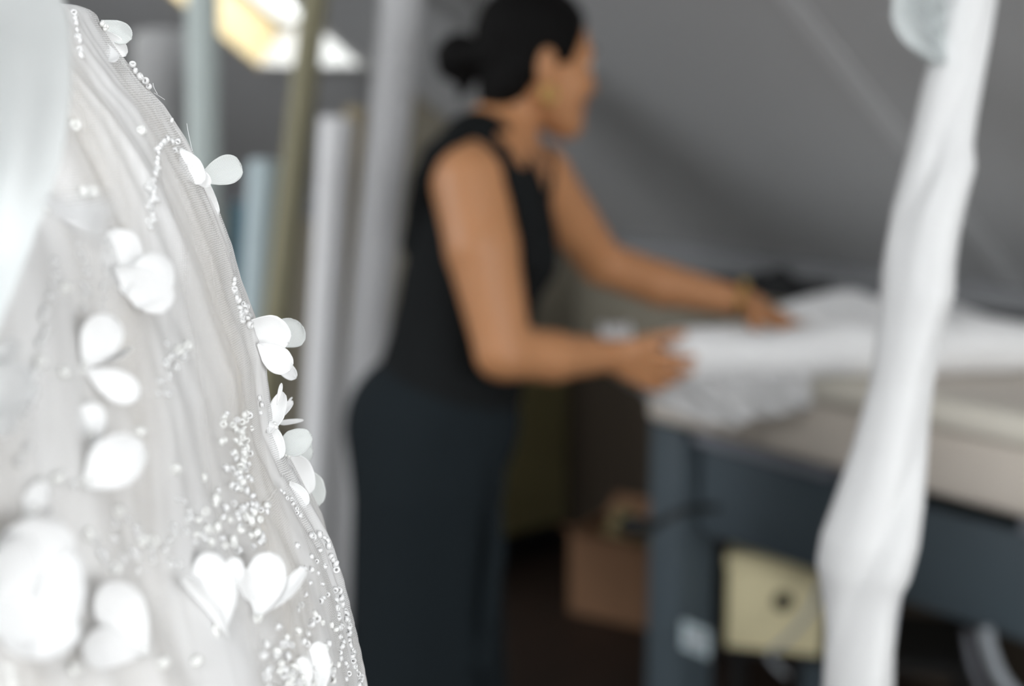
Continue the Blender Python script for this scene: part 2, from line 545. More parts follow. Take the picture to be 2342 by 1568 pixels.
# ------------------------------------------------------------------ work table
TZ = 1.0
def on_z(px, py, z):
    r = ray(px, py)
    return CAM + r * ((z - CAMZ) / r.z)
TR = on_z(2342, 955, TZ)            # near edge of the top at the right border
tv0 = uv_of(TR)[1]
TF = on_z(2342, 742, TZ)
tv1 = uv_of(TF)[1]
tl = on_z(1440, 960, TZ - .15)
tu1 = A1.dot(R(0, 0, 0))            # left end, from the slab's lower corner
r_ = ray(1455, 955)
s_ = (tv0 - CAM.dot(A2)) / r_.dot(A2)
tu1 = uv_of(CAM + r_ * s_)[0]
tu0 = tu1 - 2.3
root = thing('work_table', 'long cream padded work table on a blue grey steel frame', 'table', R((tu0 + tu1) / 2, (tv0 + tv1) / 2, 0))
mb = MB(); mb.rbox(tu0 + .01, tu1 - .01, tv0 + .012, tv1 - .01, TZ - .165, TZ - .045); tag(mb.build('table_padding', M['canvas'], root, bevel=.02), 'cream padded edge')
mb = MB(); mb.rbox(tu0, tu1, tv0 - .004, tv0 + .05, TZ - .045, TZ); mb.rbox(tu0, tu1, tv1 - .05, tv1, TZ - .045, TZ); tag(mb.build('edge_board', M['lip_cloth'], root, bevel=.008), 'pale rounded edge board')
mb = MB(); mb.rbox(tu0, tu1, tv0 + .05, tv1 - .05, TZ - .045, TZ - .002); mb.build('table_top', M['canvas_top'], root)
for k, (ua, ub) in enumerate(((tu1 - .42, tu1 - .1), (tu1 - 1.1, tu1 - .8))):
    mb = MB(); mb.rbox(ua, ub, tv0 + .06, tv0 + .2, TZ - .20, TZ - .166); tag(mb.build('spacer', M['steel_light'], root), 'light grey steel')
mb = MB(); mb.rbox(tu0 + .1, tu1 - .1, tv0 + .08, tv0 + .14, TZ - .39, TZ - .21); mb.build('front_beam', M['steel'], root, bevel=.006)
mb = MB(); mb.rbox(tu0 + .1, tu1 - .1, tv1 - .14, tv1 - .08, TZ - .39, TZ - .21); mb.build('rear_beam', M['steel'], root, bevel=.006)
def leg(u, v):
    m_ = MB(); m_.rbox(u - .045, u + .045, v - .055, v + .055, .06, TZ - .165)
    lo = m_.build('leg', M['steel'], root, bevel=.008)
    f = MB(); f.rbox(u - .08, u + .08, v - .16, v + .16, 0, .06); f.build('foot', M['steel'], lo, bevel=.01)
    return lo
r_ = ray(1560, 1250)
LV = tv0 + .1
lp = CAM + r_ * ((LV - CAM.dot(A2)) / r_.dot(A2))
LU = uv_of(lp)[0]
lg = leg(LU, LV)
leg(LU, tv1 - .1); leg(tu0 + .2, LV); leg(tu0 + .2, tv1 - .1)
# sticker on the leg's near face
sp_ = hit_plane(1590, 1460, R(LU, LV - .055, 0), A2)
su = uv_of(sp_)[0]; sz = sp_.z
mb = MB(); mb.rbox(su - .038, su + .034, LV - .057, LV - .0545, sz - .028, sz + .028)
st = tag(mb.build('sticker', M['sticker'], lg), 'white printed sticker')
# (third level would be too deep for print: lines sit in the sticker's own mesh as material slots)
me = st.data
me.materials.append(M['print_red']); me.materials.append(M['print_grey'])
import bmesh
bm = bmesh.new(); bm.from_mesh(me)
for (a, b, z0, z1, mi) in ((-.028, .022, .008, .015, 2), (-.02, .012, -.003, .003, 1), (-.028, .018, -.016, -.010, 2)):
    q = [R(su + a, LV - .0576, sz + z0), R(su + b, LV - .0576, sz + z0), R(su + b, LV - .0576, sz + z1), R(su + a, LV - .0576, sz + z1)]
    fc = bm.faces.new([bm.verts.new(x - ORG[st.name]) for x in q]); fc.material_index = mi
bm.to_mesh(me); bm.free()

# ------------------------------------------------------------------ woman
class Field:
    def __init__(s, lo, hi, h):
        s.lo = np.array(lo, float); s.h = h
        s.n = np.ceil((np.array(hi) - s.lo) / h).astype(int) + 1
        s.F = np.full(s.n, .2, np.float32)
        s.ax = [s.lo[i] + np.arange(s.n[i]) * h for i in range(3)]
    def _slice(s, lo, hi):
        a = np.maximum(np.floor((np.array(lo) - s.lo) / s.h).astype(int), 0)
        b = np.minimum(np.ceil((np.array(hi) - s.lo) / s.h).astype(int) + 1, s.n)
        sl = tuple(slice(a[i], b[i]) for i in range(3))
        X = s.ax[0][sl[0]][:, None, None]; Y = s.ax[1][sl[1]][None, :, None]; Z = s.ax[2][sl[2]][None, None, :]
        return sl, X, Y, Z
    def comb(s, sl, d, k, op):
        f = s.F[sl]
        if op == 'cut':
            d = -d
            if k > 0:
                h = np.clip(.5 - .5 * (d - f) / k, 0, 1)
                s.F[sl] = f * (1 - (1 - h)) * 1 + d * (1 - h) + k * h * (1 - h)
            else:
                s.F[sl] = np.maximum(f, d)
            return
        h = np.clip(.5 + .5 * (f - d) / k, 0, 1)
        s.F[sl] = (f * (1 - h) + d * h - k * h * (1 - h)).astype(np.float32)
    def cone(s, a, b, ra, rb, k=.02, op='add'):
        a = np.array(a, float); b = np.array(b, float)
        m = max(ra, rb) + k + .03
        sl, X, Y, Z = s._slice(np.minimum(a, b) - m, np.maximum(a, b) + m)
        ab = b - a; L = ab.dot(ab)
        t = np.clip(((X - a[0]) * ab[0] + (Y - a[1]) * ab[1] + (Z - a[2]) * ab[2]) / L, 0, 1)
        d = np.sqrt((X - a[0] - ab[0] * t) ** 2 + (Y - a[1] - ab[1] * t) ** 2 + (Z - a[2] - ab[2] * t) ** 2) - (ra + (rb - ra) * t)
        s.comb(sl, d, k, op)
    def ell(s, c, r, k=.02, basis=None, op='add'):
        c = np.array(c, float); r = np.array(r, float)
        m = r.max() + k + .03
        sl, X, Y, Z = s._slice(c - m, c + m)
        D = [X - c[0], Y - c[1], Z - c[2]]
        if basis is not None:
            D = [D[0] * e[0] + D[1] * e[1] + D[2] * e[2] for e in basis]
        k0 = np.sqrt((D[0] / r[0]) ** 2 + (D[1] / r[1]) ** 2 + (D[2] / r[2]) ** 2)
        k1 = np.sqrt((D[0] / r[0] ** 2) ** 2 + (D[1] / r[1] ** 2) ** 2 + (D[2] / r[2] ** 2) ** 2)
        d = k0 * (k0 - 1) / np.maximum(k1, 1e-6)
        s.comb(sl, d, k, op)
    def nets(s):
        F = s.F; n = F.shape
        ins = F < 0
        cnt = np.zeros((n[0] - 1, n[1] - 1, n[2] - 1), np.int8)
        for i in (0, 1):
            for j in (0, 1):
                for k in (0, 1):
                    cnt += ins[i:n[0] - 1 + i, j:n[1] - 1 + j, k:n[2] - 1 + k]
        cells = np.argwhere((cnt > 0) & (cnt < 8))
        idx = np.full(cnt.shape, -1, np.int32)
        idx[cells[:, 0], cells[:, 1], cells[:, 2]] = np.arange(len(cells))
        acc = np.zeros((len(cells), 3)); w = np.zeros(len(cells))
        cor = [(i, j, k) for i in (0, 1) for j in (0, 1) for k in (0, 1)]
        val = {c: F[cells[:, 0] + c[0], cells[:, 1] + c[1], cells[:, 2] + c[2]] for c in cor}
        for c in cor:
            for ax in range(3):
                if c[ax] == 0:
                    d = list(c); d[ax] = 1; d = tuple(d)
                    a, b = val[c], val[d]
                    m = (a < 0) != (b < 0)
                    t = np.where(m, a / np.where(a == b, 1, a - b), 0)
                    p = np.array(c, float)[None, :] + np.zeros((len(cells), 3)); p[:, ax] += t
                    acc[m] += p[m]; w[m] += 1
        V = s.lo + (cells + acc / w[:, None]) * s.h
        faces = []
        for ax in range(3):
            o1, o2 = [(1, 2), (2, 0), (0, 1)][ax]
            sa = [slice(None)] * 3; sb = [slice(None)] * 3
            sa[ax] = slice(0, n[ax] - 1); sb[ax] = slice(1, n[ax])
            a = ins[tuple(sa)]; b = ins[tuple(sb)]
            e = np.argwhere(a != b)
            e = e[(e[:, o1] > 0) & (e[:, o2] > 0) & (e[:, o1] < n[o1] - 1) & (e[:, o2] < n[o2] - 1)]
            fl = a[e[:, 0], e[:, 1], e[:, 2]]
            q = []
            for d1, d2 in ((1, 1), (0, 1), (0, 0), (1, 0)):
                c = e.copy(); c[:, o1] -= d1; c[:, o2] -= d2
                q.append(idx[c[:, 0], c[:, 1], c[:, 2]])
            q = np.stack(q, 1)
            q[~fl] = q[~fl][:, ::-1]
            faces.append(q)
        return V, np.concatenate(faces)

def net_obj(name, fld, m, parent, smooth_it=2):
    V, Fc = fld.nets()
    V = V.copy()
    for _ in range(smooth_it):
        s = np.zeros_like(V); c = np.zeros(len(V))
        for i in range(4):
            for j in (1, 3):
                np.add.at(s, Fc[:, i], V[Fc[:, (i + j) % 4]]); np.add.at(c, Fc[:, i], 1)
        V = V * .5 + (s / np.maximum(c, 1)[:, None]) * .5
    org = np.array(ORG[parent.name])
    me = bpy.data.meshes.new(name)
    me.from_pydata((V - org).tolist(), [], Fc.tolist())
    me.polygons.foreach_set('use_smooth', [True] * len(me.polygons))
    me.materials.append(m); me.update()
    o = bpy.data.objects.new(name, me); COL.objects.link(o)
    o.parent = parent
    ORG[o.name] = ORG[parent.name].copy()
    return o

# joints
J = {}
J['sR'] = W(1080, 424, 2.22); J['uR'] = W(1103, 570, 2.19); J['eR'] = W(1152, 805, 2.17)
J['fR'] = W(1262, 815, 2.22); J['wR'] = W(1395, 812, 2.31)
J['sL'] = W(1232, 405, 2.47); J['uL'] = W(1300, 500, 2.55); J['eL'] = W(1378, 602, 2.63)
J['fL'] = W(1510, 650, 2.60); J['wL'] = W(1715, 695, 2.54)
J['neck0'] = W(1128, 345, 2.35); J['neck1'] = W(1185, 215, 2.36)
chest = W(1105, 540, 2.38); abd = W(1055, 735, 2.38); waist = W(1035, 850, 2.38); pelv = W(985, 985, 2.38)
HC = W(1232, 138, 2.36)
hf = Vector((.91, .42, -.14)).normalized()
hl = Vector((-.42, .91, 0)).normalized(); hl = (hl - hf * hl.dot(hf)).normalized()
hu = hf.cross(hl).normalized()
HB = [tuple(hf), tuple(hl), tuple(hu)]
def H(x, y, z): return HC + hf * x + hl * y + hu * z

groundY = pelv.y
person = thing('person', 'person with a black bun, black sleeveless top and dark trousers, holding the white roll', 'person', (pelv.x, pelv.y, 0))
body = Field((-.42, 2.0, -.01), (.62, 2.86, 1.70), .005)
hipR = Vector((pelv.x - .01, pelv.y - .085, pelv.z - .03)); hipL = Vector((pelv.x + .02, pelv.y + .085, pelv.z - .03))
knR = Vector((pelv.x - .01, pelv.y - .09, .47)); knL = Vector((pelv.x + .05, pelv.y + .09, .47))
anR = Vector((pelv.x - .03, pelv.y - .09, .09)); anL = Vector((pelv.x + .03, pelv.y + .09, .09))
body.ell(chest, (.105, .145, .165), .03)
body.ell(W(1120, 430, 2.36), (.075, .15, .07), .05)
body.ell(abd, (.09, .125, .15), .05)
body.ell(waist, (.09, .12, .10), .05)
body.ell(pelv, (.115, .155, .12), .05)
for q in (hipR, knR, anR), (hipL, knL, anL):
    body.cone(q[0], q[1], .085, .055, .04); body.cone(q[1], q[2], .055, .036, .02)
    body.cone(q[2], q[2] + Vector((.15, .02, -.045)), .032, .024, .02)
body.cone(J['neck0'], J['neck1'], .052, .047, .04)
body.cone(W(1105, 380, 2.28), W(1100, 345, 2.33), .05, .05, .05)
body.cone(J['neck0'], J['sL'], .045, .045, .05)
body.cone(J['neck0'], J['sR'], .045, .05, .05)
# arms
body.cone(J['sR'], J['uR'], .063, .056, .012); body.cone(J['uR'], J['eR'], .056, .043, .008)
body.cone(J['eR'], J['fR'], .043, .0385, .008); body.cone(J['fR'], J['wR'], .0385, .0265, .012)
body.cone(J['sL'], J['uL'], .058, .050, .012); body.cone(J['uL'], J['eL'], .050, .041, .008)
body.cone(J['eL'], J['fL'], .041, .041, .008); body.cone(J['fL'], J['wL'], .041, .024, .008)
# head
body.ell(H(-.012, 0, .030), (.093, .073, .082), .02, HB)
body.ell(H(.034, 0, -.025), (.056, .058, .080), .02, HB)
for sg in (1, -1):
    body.cone(H(-.012, sg * .050, -.050), H(.058, sg * .014, -.094), .025, .024, .025)
    body.ell(H(.055, sg * .034, -.035), (.026, .022, .026), .02, HB)
    body.cone(H(.078, sg * .012, .022), H(.066, sg * .045, .018), .010, .010, .012)
    body.ell(H(-.022, sg * .0735, -.010), (.018, .0095, .034), .006, HB)
    body.ell(H(-.018, sg * .082, -.008), (.009, .005, .018), .004, HB, op='cut')
    body.ell(H(.086, sg * .029, .003), (.014, .015, .010), .008, HB, op='cut')
body.cone(H(.086, 0, .008), H(.103, 0, -.034), .008, .0100, .010)
for sg in (1, -1): body.ell(H(.093, sg * .011, -.038), (.009, .008, .007), .006, HB)
body.ell(H(.084, 0, -.064), (.012, .022, .006), .006, HB)
body.ell(H(.081, 0, -.074), (.012, .019, .006), .006, HB)
body.ell(H(.073, 0, -.100), (.018, .020, .016), .02, HB)

def hand(wr, d, n, left, curls, spread=.16, thumb=(.55, .8, .25), tc=.5):
    d = Vector(d).normalized(); n = Vector(n); n = (n - d * n.dot(d)).normalized()
    s = d.cross(n) * (-1 if left else 1)
    offs = (.030, .010, -.010, -.028)
    lens = (.068, .076, .070, .056)
    for i in range(4):
        kn = wr + d * (.083 - abs(i - 1) * .004) + s * offs[i]
        body.cone(wr + d * .01 + s * offs[i] * .55, kn, .0145, .0105, .010)
        fd = (d + s * spread * (1.2 - i) * .5).normalized()
        p = kn; a = 0
        for k, (fr, rr) in enumerate(((.45, .0088), (.30, .0080), (.25, .0072))):
            a += curls[i][k]
            dd = (fd * math.cos(a) + n * math.sin(a)).normalized()
            q = p + dd * lens[i] * fr
            body.cone(p, q, rr + .0006, rr - .0004, .003)
            p = q
    b = wr + d * .020 + s * .018
    td = (d * thumb[0] + s * thumb[1] + n * thumb[2]).normalized()
    q = b + td * .042
    body.cone(b, q, .016, .0115, .010)
    td2 = (td + d * tc).normalized()
    q2 = q + td2 * .032; body.cone(q, q2, .0105, .0095, .004)
    td3 = (td2 + d * tc * .5 + n * .15).normalized()
    body.cone(q2, q2 + td3 * .024, .0095, .0078, .004)
hand(J['wR'], (.93, .22, -.36), (.05, .9, .25), False, [(.1, .25, .3), (.1, .3, .3), (.15, .35, .35), (.2, .4, .4)], thumb=(.72, .72, .05), tc=.45)
hand(J['wL'], W(1838, 764, 2.44) - J['wL'], (-.15, -.1, -1), True, [(.02, .1, .1), (.0, .1, .1), (.0, .12, .12), (.02, .15, .15)], thumb=(.75, .55, .3), tc=.5)
bo = net_obj('body', body, M['skin'], person, 2)
tag(bo, 'bare tan arms, neck and face')
# the sleeveless top
top = Field((-.40, 2.05, .80), (.22, 2.70, 1.50), .005)
top.ell(chest, (.112, .155, .172), .03)
top.ell(W(1118, 430, 2.36), (.083, .158, .078), .05)
for dd in (2.30, 2.46): top.ell(W(1195, 590, dd), (.058, .062, .062), .04)
top.ell(abd, (.108, .140, .155), .06)
top.ell(W(1035, 850, 2.38), (.106, .138, .10), .06)
top.ell(W(1010, 930, 2.38), (.118, .155, .10), .05)
top.cone(J['neck0'], J['sL'], .053, .050, .04)
top.cone(J['neck0'], J['sR'], .055, .056, .04)
top.cone(W(1085, 330, 2.30), W(1050, 420, 2.32), .05, .07, .04)
# armholes and neck opening
for a, b, c, ra in ((J['sR'] + Vector((-.012, -.02, .01)), J['uR'] + Vector((-.012, 0, .03)), J['eR'], .080), (J['sL'] + Vector((0, .03, 0)), J['uL'], J['eL'], .072)):
    top.cone(a, b, ra, ra * .84, .008, op='cut'); top.cone(b, c, ra * .84, ra * .8, .008, op='cut')
top.cone(J['neck0'] + Vector((.012, 0, .015)), J['neck1'], .060, .068, .008, op='cut')
top.cone(J['neck0'] + Vector((.07, .0, -.03)), J['neck0'] + Vector((.12, 0, .04)), .048, .06, .008, op='cut')
def strap(pts, r):
    for (a, b) in zip(pts[:-1], pts[1:]): top.cone(W(*a), W(*b), r, r, .006)
strap([(1072, 305, 2.27), (1105, 322, 2.238), (1142, 356, 2.208), (1180, 418, 2.190), (1203, 500, 2.190), (1214, 600, 2.22)], .019)
strap([(1190, 345, 2.40), (1212, 385, 2.405), (1232, 450, 2.41), (1248, 540, 2.40)], .020)
strap([(1075, 302, 2.265), (1040, 322, 2.235), (1000, 360, 2.235), (975, 415, 2.26), (964, 480, 2.31), (950, 560, 2.34)], .025)
sub = top._slice((-.4, 2.05, .79), (.22, 2.7, .86)) if False else None
tp = net_obj('sleeveless_top', top, M['top'], person, 2)
# trousers, high waist, wide straight legs
tr = Field((-.42, 2.05, .03), (.20, 2.72, 1.12), .006)
tr.ell(W(1000, 935, 2.38), (.125, .152, .09), .05)
tr.ell(pelv, (.142, .170, .13), .05)
for q, ox in ((hipR, 0), (hipL, 0)):
    sy = -1 if q is hipR else 1
    a = Vector((pelv.x + ox, pelv.y + sy * .075, pelv.z - .08)); b = Vector((pelv.x + .0 + (.03 if sy > 0 else -.02), pelv.y + sy * .09, .05))
    a.x -= .006; b.x -= .012; tr.cone(a, b, .118, .122, .04)
# crease folds
for k in range(9):
    random.seed(k + 50)
    x = pelv.x - .11 + .21 * random.random(); y = pelv.y - .175 + .02 * random.random()
    z = .3 + .5 * random.random()
    tr.cone(Vector((x, y, z)), Vector((x + .03, y, z + .25)), .007, .005, .02, op='add')
tb = net_obj('trousers', tr, M['trousers'], person, 3)
wz = W(1035, 880, 2.38)
# hair cap, bun and wisps
hr = Field(tuple(HC - Vector((.25, .2, .2))), tuple(HC + Vector((.2, .2, .2))), .004)
hr.ell(H(-.018, 0, .036), (.099, .081, .090), .02, HB)
hr.cone(H(-.07, 0, -.02), H(-.075, 0, -.075), .040, .020, .03)
hr.cone(H(-.062, -.03, -.05), H(-.078, -.012, -.095), .030, .012, .02)
hr.cone(H(-.045, .04, -.02), H(-.07, .02, -.06), .035, .02, .02); hr.cone(H(-.045, -.04, -.02), H(-.07, -.02, -.06), .035, .02, .02)
hr.ell(H(.098, 0, -.004), (.080, .100, .094), .008, HB, op='cut')          # face opening
for sg in (1, -1):
    hr.ell(H(.018, sg * .085, -.055), (.056, .036, .060), .008, HB, op='cut')
hair = net_obj('hair', hr, M['hair'], person, 2)
bn = Field(tuple(HC - Vector((.28, .16, .16))), tuple(HC + Vector((.0, .12, .12))), .004)
BC = W(1052, 132, 2.36)
bn.ell(BC, (.040, .042, .042), .02)
for k in range(10):
    random.seed(k + 3)
    a = k * 2.4
    u_ = Vector((math.cos(a), math.sin(a) * .6, math.sin(a * 1.7))).normalized() * .028
    w_ = Vector((math.cos(a + 1.1), math.sin(a + 1.1) * .6, math.sin(a * 1.7 + .9))).normalized() * .034
    bn.cone(BC + u_, BC + w_, .013, .010, .006)
bn.cone(BC + Vector((.01, 0, -.02)), W(1062, 205, 2.35), .022, .010, .015)
bn.cone(W(1062, 195, 2.35), W(1052, 222, 2.34), .010, .005, .006)
bn.cone(BC, H(-.09, 0, .0), .026, .03, .01)
tag(net_obj('hair_bun', bn, M['hair'], person, 1), 'round coiled bun of black hair')
def uvball(mb, c, rx, ry, rz, B=(Vector((1, 0, 0)), Vector((0, 1, 0)), Vector((0, 0, 1))), n=12, m=8):
    vs = [c + B[2] * rz]
    for i in range(1, m):
        a = math.pi * i / m
        for j in range(n):
            b = 2 * math.pi * j / n
            vs.append(c + B[0] * rx * math.sin(a) * math.cos(b) + B[1] * ry * math.sin(a) * math.sin(b) + B[2] * rz * math.cos(a))
    vs.append(c - B[2] * rz)
    f = [(0, 1 + j, 1 + (j + 1) % n) for j in range(n)]
    for i in range(m - 2):
        for j in range(n):
            f.append((1 + i * n + j, 1 + (i + 1) * n + j, 1 + (i + 1) * n + (j + 1) % n, 1 + i * n + (j + 1) % n))
    l = len(vs) - 1
    f += [(l, 1 + (m - 2) * n + (j + 1) % n, 1 + (m - 2) * n + j) for j in range(n)]
    mb.add(vs, f)
for sg in (1, -1):
    mb = MB(); uvball(mb, H(.074, sg * .029, .003), .012, .013, .0075, (hf, hl, hu)); e = mb.build('eye', M['eye'], person, True)
    mb = MB(); uvball(mb, H(.0835, sg * .030, .002), .004, .005, .005, (hf, hl, hu)); mb.build('iris', M['iris'], e, True)
    mb = MB(); mb.tube([H(.090, sg * .014, .026), H(.086, sg * .03, .031), H(.072, sg * .046, .026)], [.003, .0035, .0015], 8); mb.build('eyebrow', M['brow'], person, True)
mb = MB(); uvball(mb, H(.0865, 0, -.0635), .0105, .021, .0045, (hf, hl, hu)); uvball(mb, H(.084, 0, -.073), .0105, .018, .005, (hf, hl, hu)); mb.build('lips', M['lip'], person, True)
# gold hoop earring under the near ear (the near ear is on her right side)
EC = H(-.012, -.080, -.056)
mb = MB()
pts = [EC + hf * .009 * math.sin(2 * math.pi * k / 24) + hu * .013 * math.cos(2 * math.pi * k / 24) for k in range(25)]
mb.tube(pts, .0030, 10, False); tag(mb.build('earring', M['gold'], person, True), 'thick gold hoop')
# thin bracelet on the far wrist
bd = (J['fL'] - J['wL']).normalized()
bc = J['wL'] + bd * .012
a_ = bd.orthogonal().normalized(); b_ = bd.cross(a_)
mb = MB(); mb.tube([bc + (a_ * math.cos(t * .2618) + b_ * math.sin(t * .2618)) * .030 for t in range(25)], .0035, 8, False)
uvball(mb, bc + Vector((0, 0, .034)), .010, .008, .008)
tag(mb.build('bracelet', M['gold'], person, True), 'gold bracelet')
for an in (anR, anL):
    f_ = Field(tuple(an + Vector((-.10, -.08, -.10))), tuple(an + Vector((.25, .10, .08))), .006)
    f_.cone(an + Vector((-.02, 0, -.05)), an + Vector((.16, .02, -.058)), .036, .030, .02)
    f_.cone(an + Vector((.0, 0, -.01)), an + Vector((.02, 0, -.04)), .043, .04, .02)
    net_obj('shoe', f_, M['shoe'], person, 2)

# ------------------------------------------------------------------ cloth roll held by the person, and things on the table
def lathe_roll(name, label, cat, pts, rads, m, group=None, spiral=True, n=32, wob=.0, hole=.3):
    """cloth roll with a visible wound end and cardboard core hole at its first end"""
    pts = [Vector(p) for p in pts]
    mb = MB()
    t0 = (pts[1] - pts[0]).normalized()
    a = t0.orthogonal().normalized()
    k = 0; vs = []
    for i, p in enumerate(pts):
        t = (pts[min(i + 1, len(pts) - 1)] - pts[max(i - 1, 0)]).normalized()
        a = (a - t * a.dot(t)).normalized(); b = t.cross(a)
        for j in range(n):
            q = 2 * math.pi * j / n
            rr = rads[i] * (1 + wob * noise.noise(Vector((math.cos(q) * 1.5, math.sin(q) * 1.5, i * .5))))
            vs.append(p + (a * math.cos(q) + b * math.sin(q)) * rr)
    fs = grid_faces(len(pts), n, True)
    # wound end: rings stepping inwards, then the core hole
    def end(i, sgn):
        nonlocal vs, fs
        base = i * n
        c = pts[i]; t = (pts[1] - pts[0]).normalized() if i == 0 else (pts[-1] - pts[-2]).normalized()
        prev = base
        for q, (fr, dp) in enumerate(((.9, .003), (.82, -.001), (.74, .003), (.64, -.001), (.55, .003), (.46, 0), (hole, .001), (hole * .95, -.03))):
            st = len(vs)
            for j in range(n):
                vs.append(c + (vs[base + j] - c) * fr + t * sgn * dp)
            for j in range(n):
                w = (prev + j, prev + (j + 1) % n, st + (j + 1) % n, st + j)
                fs.append(w if sgn > 0 else w[::-1])
            prev = st
        fs.append(tuple(prev + j for j in range(n)))
    end(0, -1); end(len(pts) - 1, 1)
    o = mesh_obj(name, vs, fs, m)
    return tag(o, label, cat, group)

A_ = W(1515, 812, 2.405); B_ = W(2560, 803, 2.47)
ks = [A_.lerp(B_, t / 24) for t in range(25)]
rds = [.043 + .004 * math.sin(t * .9) + (.004 if t > 8 else 0) for t in range(25)]
for i, p in enumerate(ks):
    zc = TZ + rds[i] + .002
    if i > 8: p.z = zc
    else: p.z = p.z + (zc - p.z) * (i / 9)
lathe_roll('cloth_roll', 'white cloth roll lying across the table, its left end held by the person', 'fabric roll', ks, rds, M['roll_white'], wob=.06)

# crumpled sheet hanging off the roll over the table edge
def crumple(name, label, cat, corner, nu, nv, amp, m, seed=0, parent=None, fold=14, thick=.0015):
    c00, c10, c11, c01 = [Vector(c) for c in corner]
    vs = []; uv = []
    nrm = (c10 - c00).cross(c01 - c00).normalized()
    for i in range(nu):
        for j in range(nv):
            s, t = i / (nu - 1), j / (nv - 1)
            p = (c00 * (1 - s) + c10 * s) * (1 - t) + (c01 * (1 - s) + c11 * s) * t
            h = noise.noise(Vector((s * fold * .5 + t * 2 + seed, t * 3, seed))) * amp + abs(noise.noise(Vector((s * fold + t * 3, t * fold * .4 - s * 3, seed + 4)))) * amp * 1.2
            e = noise.noise(Vector((s * 5, seed, t * 5))) * amp * .8
            vs.append(p + nrm * h + Vector((0, 0, e)))
            uv.append((s * .5, t * .5))
    o = mesh_obj(name, vs, grid_faces(nu, nv), m, parent, uvs=uv)
    md = o.modifiers.new('thickness', 'SOLIDIFY'); md.thickness = thick
    if label: tag(o, label, cat)
    return o
# draped sheet: profile over the roll, down and out to a ragged hem
vs = []; uv = []
NU, NV = 70, 26
for i in range(NU):
    s = i / (NU - 1)
    px = 1395 + 460 * s
    hem = 880 + 90 * math.sin(min(1, s * 1.7) * math.pi * .5) * (1 - .45 * max(0, s - .6) / .4) + 14 * noise.noise(Vector((s * 9, 0, 1)))
    hem = hem if s > .12 else 868 + s * 250
    for j in range(NV):
        t = j / (NV - 1)
        d = 2.40 - .005 * t + .028 * noise.noise(Vector((s * 9 - t * 2.5, t * 1.2, 3))) + .018 * abs(noise.noise(Vector((s * 20 - t * 6, t * 2, 9))))
        y = 848 + (hem - 848) * t
        vs.append(W(px + 26 * (t - .3) * (1 - s), y, d)); uv.append((s * .4, t * .1))
o = mesh_obj('interfacing_sheet', vs, grid_faces(NU, NV), M['cloth_grey'], uvs=uv)
o.modifiers.new('thickness', 'SOLIDIFY').thickness = .001
tag(o, 'thin crumpled whitish sheet hanging below the cloth roll at the table edge', 'fabric')
# small curled corner above the person's forearm
crumple('cloth_corner', 'small pale cloth scrap showing above the person\'s near wrist', 'fabric', (W(1375, 790, 2.45), W(1450, 782, 2.46), W(1440, 745, 2.5), W(1370, 752, 2.5)), 14, 10, .012, M['roll_white'], 3)
# loose white cloth heap behind the roll
def heap(name, label, cat, cu, cv, ru, rv, hgt, m, seed, z=TZ, nu=40, nv=30):
    vs = []
    for i in range(nu):
        for j in range(nv):
            s, t = i / (nu - 1) * 2 - 1, j / (nv - 1) * 2 - 1
            r = max(abs(s), abs(t))
            k = max(0, 1 - (s * s + t * t) ** .5) ** .5
            h = hgt * k * (.7 + .6 * noise.noise(Vector((s * 2, t * 2, seed)))) + .25 * hgt * abs(noise.noise(Vector((s * 6, t * 3 + s * 2, seed)))) * k + .003
            vs.append(R(cu + s * ru * (1 + .1 * noise.noise(Vector((t * 2, seed, 0)))), cv + t * rv, z + h))
    fs = grid_faces(nu, nv)
    # flat underside
    k0 = len(vs)
    o_idx = [i * nv for i in range(nu)] + [(nu - 1) * nv + j for j in range(1, nv)] + [i * nv + nv - 1 for i in range(nu - 2, -1, -1)] + [j for j in range(nv - 2, 0, -1)]
    for q in o_idx: vs.append(Vector((vs[q].x, vs[q].y, z)))
    n_ = len(o_idx)
    for q in range(n_): fs.append((o_idx[q], o_idx[(q + 1) % n_], k0 + (q + 1) % n_, k0 + q))
    fs.append(tuple(k0 + q for q in range(n_)))
    o = mesh_obj(name, vs, fs, m)
    return tag(o, label, cat)
hp = on_z(1960, 735, TZ); hu_, hv_ = uv_of(hp)
heap('cloth_heap', 'loose heap of white cloth on the table behind the far hand', 'fabric', hu_ - .05, hv_ + .06, .27, .13, .06, M['roll_white'], 2)
# black cloth bundle and black strip by the knee wall
bp_ = on_z(1925, 648, TZ + .0); bu_, bv_ = uv_of(bp_)
bv_ = min(bv_, tv1 - .08)
heap('black_cloth', 'crumpled black cloth lying at the back of the table by the knee wall', 'fabric', bu_, bv_, .10, .06, .07, M['black_cloth'], 8)
q1 = on_z(1610, 655, TZ); q2 = on_z(1900, 668, TZ)
mb = MB()
dq = (q2 - q1).normalized(); sq = dq.cross(Vector((0, 0, 1)))
mb.fbox((q1 + q2) / 2 + Vector((0, 0, .012)), dq, sq, Vector((0, 0, 1)), (q2 - q1).length / 2, .03, .011)
tag(mb.build('cutting_ruler', M['black'], bevel=.003), 'long flat black bar on the table behind the person\'s far hand', 'ruler')
q1 = on_z(2190, 728, TZ); q2 = on_z(2460, 760, TZ)
mb = MB(); dq = (q2 - q1).normalized(); sq = dq.cross(Vector((0, 0, 1)))
mb.fbox((q1 + q2) / 2 + Vector((0, 0, .012)), dq, sq, Vector((0, 0, 1)), (q2 - q1).length / 2, .025, .011)
tag(mb.build('cutting_ruler', M['black'], bevel=.003), 'flat black bar on the table at the right border behind the wrapped pole', 'ruler')

